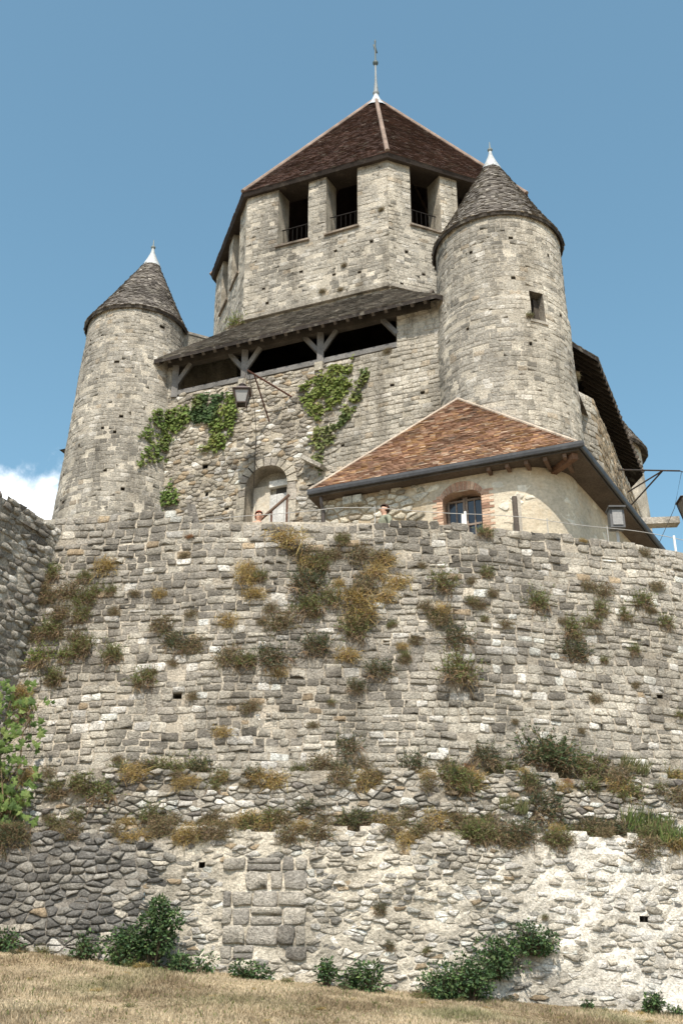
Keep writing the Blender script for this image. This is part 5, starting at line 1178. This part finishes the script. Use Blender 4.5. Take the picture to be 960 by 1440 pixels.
def build_lamps():
    P = Vector(cw(-.60, -9.75, 19.38)); L1 = thing('wall_lantern', 'square lantern on a rusty iron bracket over the plank door', 'lantern', gf(-.1, 18.5, 0), 'lanterns on iron brackets')
    a1, a2 = Vector(gf(.29, 18.96, -.05)), Vector(gf(-.45, 18.2, -.05)); RU = (.10, .05, .038)
    mb = MB(); mb.tube([P + (P - a1) * .03, a1], .028, RU, 8); mb.build('bracket_arm', M['iron'], L1)
    mb = MB(); mb.tube([P.lerp(a1, .12), a2], .024, RU, 8); mb.build('bracket_arm', M['iron'], L1)
    hk = P + (P - a1).normalized() * 0.05; lt = Vector((hk.x - .12, hk.y, hk.z - .62))
    mb = MB(); mb.tube([hk, lt + Vector((.0, 0, .12))], .01, (.06, .05, .045), 6); mb.build('hanging_rod', M['iron'], L1)
    build_lantern(L1, lt + Vector((0, 0, .05)), .44, .40)
    mb = MB(); q = Vector(cw(-.80, -8.72, 17.9)); mb.tube([P, Vector(cw(-.66, -9.2, 18.6)), q, Vector(cw(-.86, -8.68, 14.5))], .011, (.05, .045, .04), 6); mb.build('power_cable', M['iron'], L1, True)
    E = Vector(cw(10.25, 1.71, 19.46)); L2 = thing('wall_lantern', 'lantern hanging free against the sky from a long bracket', 'lantern', cw(8.5, 1, 18.8), 'lanterns on iron brackets')
    IR = (.05, .045, .042)
    for pa, pb, r in (((8.4, -.2, 18.95), None, .03), ((8.4, 1.59, 18.9), .72, .028), ((8.4, 1.85, 18.45), .72, .028)):
        a = Vector(cw(*pa)); b = E if pb is None else Vector(cw(8.4, -.2, 18.95)).lerp(E, pb); mb = MB(); mb.tube([a, b], r, IR, 8); mb.build('bracket_arm', M['iron'], L2)
    mb = MB(); mb.tube([E, E + Vector((.12, 0, -.05)), E + Vector((.2, 0, .06)), E + Vector((.22, 0, .22))], .018, IR, 6); mb.build('hook', M['iron'], L2, True)
    lt = E + Vector((.14, 0, -.95)); mb = MB(); mb.tube([E + Vector((.12, 0, -.05)), lt + Vector((0, 0, .1))], .014, IR, 6); mb.build('hanging_rod', M['iron'], L2)
    build_lantern(L2, lt, .62, .62)
    mb = MB(); mb.tube([E + Vector((.05, 0, -.05)), E + Vector((-.35, 0, -1.4)), E + Vector((-.95, .3, -2.6)), E + Vector((-1.5, .4, -3.2))], .01, IR, 6); mb.build('power_cable', M['iron'], L2, True)
    # projecting stone water spout
    sp = MB(); a, b = Vector(cw(8.2, 4.1, 18.78)), Vector(cw(9.75, 4.75, 18.86)); sp.box(a, b, .44, .17, t=(.44, .41, .36)); d = (b - a).normalized(); sd = d.cross(Vector((0, 0, 1)))
    for e in (-1, 1): sp.box(a + sd * e * .17 + Vector((0, 0, .12)), b + sd * e * .17 + Vector((0, 0, .12)), .1, .1, t=(.46, .43, .38))
    o = sp.build('water_spout', M['ashlar'], keep, label='stone water spout jutting out into the sky')
    # floodlight on a short pole at the wall top
    s = 6.72; base = Vector(polar(s / 21, 20.5, 10.2)); F = thing('floodlight', 'grey box floodlight on a short pole above the curved wall', 'floodlight', base)
    mb = MB(); mb.tube([base, base + Vector((0, 0, .75))], .03, (.45, .44, .42), 8); mb.build('pole', M['paint'], F)
    c = base + Vector((-.02, 0, .95)); mb = MB(); mb.box(c + Vector((0, -.09, -.21)), c + Vector((0, -.09, .21)), .29, .22, up=(0, 1, 0), t=(.09, .09, .092)); mb.build('housing', M['paint'], F)
    mb = MB(); mb.box(c + Vector((-.17, -.12, .22)), c + Vector((.17, -.12, .22)), .32, .035, t=(.06, .06, .06)); mb.build('hood', M['paint'], F)
    mb = MB(); mb.box(c + Vector((0, -.21, -.16)), c + Vector((0, -.21, .16)), .20, .02, up=(0, 1, 0), t=(.5, .5, .5)); mb.build('glass', M['frost'], F)
    # cable railing along the wall top
    RL = thing('cable_railing', 'thin wire railing on short white posts along the curved wall top', 'railing', polar(3 / 21, 20.75, 10.3))
    zc = lambda s_: 10.83 - .02 * math.cos(s_ * 2.2) - clamp((.8 - s_) * .1, 0, .25)
    ps = [-2.1, -.1, 1.55, 3.32, 5.0, 6.3, 7.86, 9.6]
    for s_ in ps:
        w = (.72, .71, .68); b = Vector(polar(s_ / 21, 20.8, 10.25)); mb = MB(); mb.tube([b, b + Vector((0, 0, zc(s_) + .05 - 10.25))], .024 if s_ in (3.32, 7.86) else .009, w if s_ in (3.32, 7.86) else (.34, .33, .31), 8); mb.build('post', M['paint'], RL)
    mb = MB(); mb.tube([polar(s_ / 21, 20.8, zc(s_)) for s_ in [ps[0] + (ps[-1] - ps[0]) * i / 48 for i in range(49)]], .0065, (.40, .39, .37), 6); mb.build('cable', M['paint'], RL, True)
    # dark timber stump leaning on the house wall
    mb = MB(); b = Vector(cw(7.76, -13.35, 10.3)); mb.tube([b, b + Vector((.01, .02, .9)), b + Vector((.0, .05, 1.9))], .075, (.12, .10, .085), 9, r2=.055); mb.box(b + Vector((.09, 0, 0)), b + Vector((.09, .04, 1.95)), .07, .06, t=(.42, .38, .32)); tag(mb.build('timber_post', M['timber']), 'dark timber post in front of the rendered house wall', 'post')
    # handrail climbing to the door
    H = thing('handrail', 'rusty handrail slanting up towards the plank door', 'handrail', cw(-.2, -10.2, 12))
    a, b = Vector(cw(-.1, -10.05, 14.22)), Vector(cw(.50, -9.15, 15.42)); mb = MB(); mb.tube([a, a.lerp(b, .5), b], .042, (.10, .065, .045), 8); mb.build('rail', M['iron'], H, True)
    for t in (.08, .5, .95):
        p = a.lerp(b, t); mb = MB(); mb.tube([Vector((p.x, p.y, 11.6)), p], .03, (.12, .07, .05), 8); mb.build('post', M['iron'], H)
    # overhead wire sagging in from the left
    mb = MB(); A, B = Vector((-13.0, 22.0, 13.0)), Vector(TLf(-2.2, 15.2, 0)); mb.tube([A.lerp(B, t / 16) + Vector((0, 0, -1.0 * 4 * (t / 16) * (1 - t / 16))) for t in range(17)], .012, (.06, .06, .06), 6)
    tag(mb.build('overhead_wire', M['iron'], None, True), 'thin black wire sagging through the sky to the grey turret', 'wire')
    # leaning slab at the broken end of the raised wall
    V = [Vector(v) for v in ((-.10, -.08, 0), (.11, -.07, 0), (.10, .1, 0), (-.09, .09, 0), (-.19, -.06, .52), (-.02, -.07, .50), (-.05, .08, .46), (-.17, .07, .50))]; p = Vector(polar(-1.86 / 21, 20.9, 10.36))
    o = obj('leaning_stone', [v + p for v in V], [(3, 2, 1, 0), (4, 5, 6, 7), (0, 1, 5, 4), (1, 2, 6, 5), (2, 3, 7, 6), (3, 0, 4, 7)], M['stone'], None, (.26, .24, .21)); tag(o, 'dark upright stone leaning at the broken end of the raised wall', 'stone')
build_lamps()

# ------------------------------------------------------------------ people on the terrace
def build_person(loc, hgt, yaw, label, hair, top, legs, skin, arm_pose):
    root = thing('person', label, 'person', loc); k = hgt / 1.75
    rot = Matrix.Rotation(yaw, 4, 'Z')                         # the figure faces -y before turning
    def W(p): return tuple(Vector(loc) + rot @ (Vector(p) * k))
    V, E, RD = [], [], []
    def v(p, r, par=None):
        V.append(W(p)); RD.append((r * k, r * k) if not isinstance(r, tuple) else (r[0] * k, r[1] * k))
        if par is not None: E.append((par, len(V) - 1))
        return len(V) - 1
    pel = v((0, 0, .95), (.15, .11)); wa = v((0, 0, 1.12), (.14, .10), pel); ch = v((0, 0, 1.30), (.16, .11), wa); up = v((0, .01, 1.42), (.12, .09), ch); nk = v((0, .01, 1.50), .055, up); hb = v((0, -.01, 1.57), .07, nk); h1 = v((0, -.012, 1.64), .088, hb); h2 = v((0, .0, 1.70), .078, h1)
    for e in (-1, 1):
        sh = v((e * .18, .01, 1.41), .062, up); el = v((e * .23, .03, 1.13), .045, sh); hd = arm_pose[0 if e < 0 else 1]; wr = v((e * hd[0], hd[1], hd[2]), .03, el)
        dw = Vector((e * hd[0], hd[1], hd[2])) - Vector((e * .23, .03, 1.13)); dw.normalize(); pm = Vector((e * hd[0], hd[1], hd[2])) + dw * .07; p_ = v(tuple(pm), (.035, .02), wr)
        sd = dw.cross(Vector((e, 0, 0))).normalized()
        for q, ln_ in ((-1.5, .06), (-.5, .075), (.5, .072), (1.5, .058)):
            f1 = pm + sd * q * .018 + dw * ln_ * .55; f2 = f1 + dw * ln_ * .5 + Vector((-e * .012, 0, 0)); i1 = v(tuple(f1), .0095, p_); v(tuple(f2), .008, i1)
        t1 = pm - dw * .03 + sd * .045; i1 = v(tuple(t1), .011, wr); v(tuple(t1 + dw * .04 + sd * .015), .009, i1)
        hp = v((e * .09, 0, .88), .085, pel); kn = v((e * .10, -.01, .48), .058, hp); an = v((e * .10, .02, .09), .04, kn); v((e * .11, -.15, .03), .035, an)
    me = bpy.data.meshes.new('body'); me.from_pydata(V, E, []); body = bpy.data.objects.new('body', me); COL.objects.link(body); setparent(body, root)
    m1 = body.modifiers.new('skin', 'SKIN'); m1.use_smooth_shade = True
    for i, sv in enumerate(me.skin_vertices[0].data): sv.radius = RD[i]; sv.use_root = (i == 0)
    m2 = body.modifiers.new('sub', 'SUBSURF'); m2.levels = 2; m2.render_levels = 2
    # colours by height: skin, shirt, trousers
    m, nt, b, N, L = mat_base('body_' + hair[1]); geo = N('ShaderNodeNewGeometry'); sp = N('ShaderNodeSeparateXYZ'); L(geo.outputs['Position'], sp.inputs[0])
    sc_ = N('ShaderNodeMapRange'); sc_.inputs['From Min'].default_value = loc[2]; sc_.inputs['From Max'].default_value = loc[2] + hgt; L(sp.outputs['Z'], sc_.inputs['Value'])
    rp = ramp(N, [(0, (.05, .04, .035)), (.05, legs), (.555, top), (.845, skin)]); rp.color_ramp.interpolation = 'CONSTANT'; L(sc_.outputs[0], rp.inputs[0])
    nn = N('ShaderNodeTexNoise'); nn.inputs['Scale'].default_value = 30; L(geo.outputs['Position'], nn.inputs['Vector']); mx = N('ShaderNodeMix'); mx.data_type = 'RGBA'; mx.blend_type = 'OVERLAY'; mx.inputs['Factor'].default_value = .35
    L(rp.outputs[0], mx.inputs['A']); L(nn.outputs['Fac'], mx.inputs['B']); L(mx.outputs['Result'], b.inputs['Base Color']); b.inputs['Roughness'].default_value = .7; me.materials.append(m)
    def ell(c, r, n=12, cut=None):
        vs, fs = [], []
        for i in range(n + 1):
            for j in range(2 * n):
                a, t = math.pi * i / n, math.pi * j / n; vs.append((c[0] + r[0] * math.sin(a) * math.cos(t), c[1] + r[1] * math.sin(a) * math.sin(t), c[2] + r[2] * math.cos(a)))
        for i in range(n):
            for j in range(2 * n):
                q = (i * 2 * n + j, i * 2 * n + (j + 1) % (2 * n), (i + 1) * 2 * n + (j + 1) % (2 * n), (i + 1) * 2 * n + j)
                if cut and any(cut(vs[z]) for z in q): continue
                fs.append(q)
        return [W(p) for p in vs], fs
    vs, fs = ell((0, .018, 1.665), (.098, .112, .118), cut=lambda p: p[1] < -.035 and p[2] < 1.70 or p[2] < 1.58); obj('hair', vs, fs, M['cloth'], root, hair[0], True)
    vs, fs = ell((0, -.105, 1.635), (.014, .022, .024), 6); obj('nose', vs, fs, M['skin'], root, skin, True)
    vs, fs = ell((0, -.086, 1.588), (.026, .012, .008), 6); obj('mouth', vs, fs, M['skin'], root, mixc(skin, (.4, .12, .1), .5), True)
    for e in (-1, 1):
        vs, fs = ell((e * .034, -.088, 1.66), (.014, .010, .009), 6); obj('eye', vs, fs, M['paint'], root, (.05, .04, .035), True)
        vs, fs = ell((e * .092, .005, 1.635), (.012, .022, .032), 6); obj('ear', vs, fs, M['skin'], root, skin, True)
    return root
build_person((.91, 22.0, 10.3), 1.72, R(-62), 'dark-haired person in grey-green top looking over the wall', ((.045, .025, .018), 'dark'), (.20, .21, .15), (.10, .11, .15), (.50, .30, .21), ((.26, -.25, 1.15), (.28, -.2, 1.1)))
build_person((-1.77, 22.2, 10.3), 1.66, R(20), 'person with reddish hair and pink top beside the rusty handrail', ((.26, .075, .04), 'red'), (.55, .25, .17), (.2, .19, .2), (.50, .28, .19), ((.25, -.2, 1.05), (.25, -.2, 1.05)))
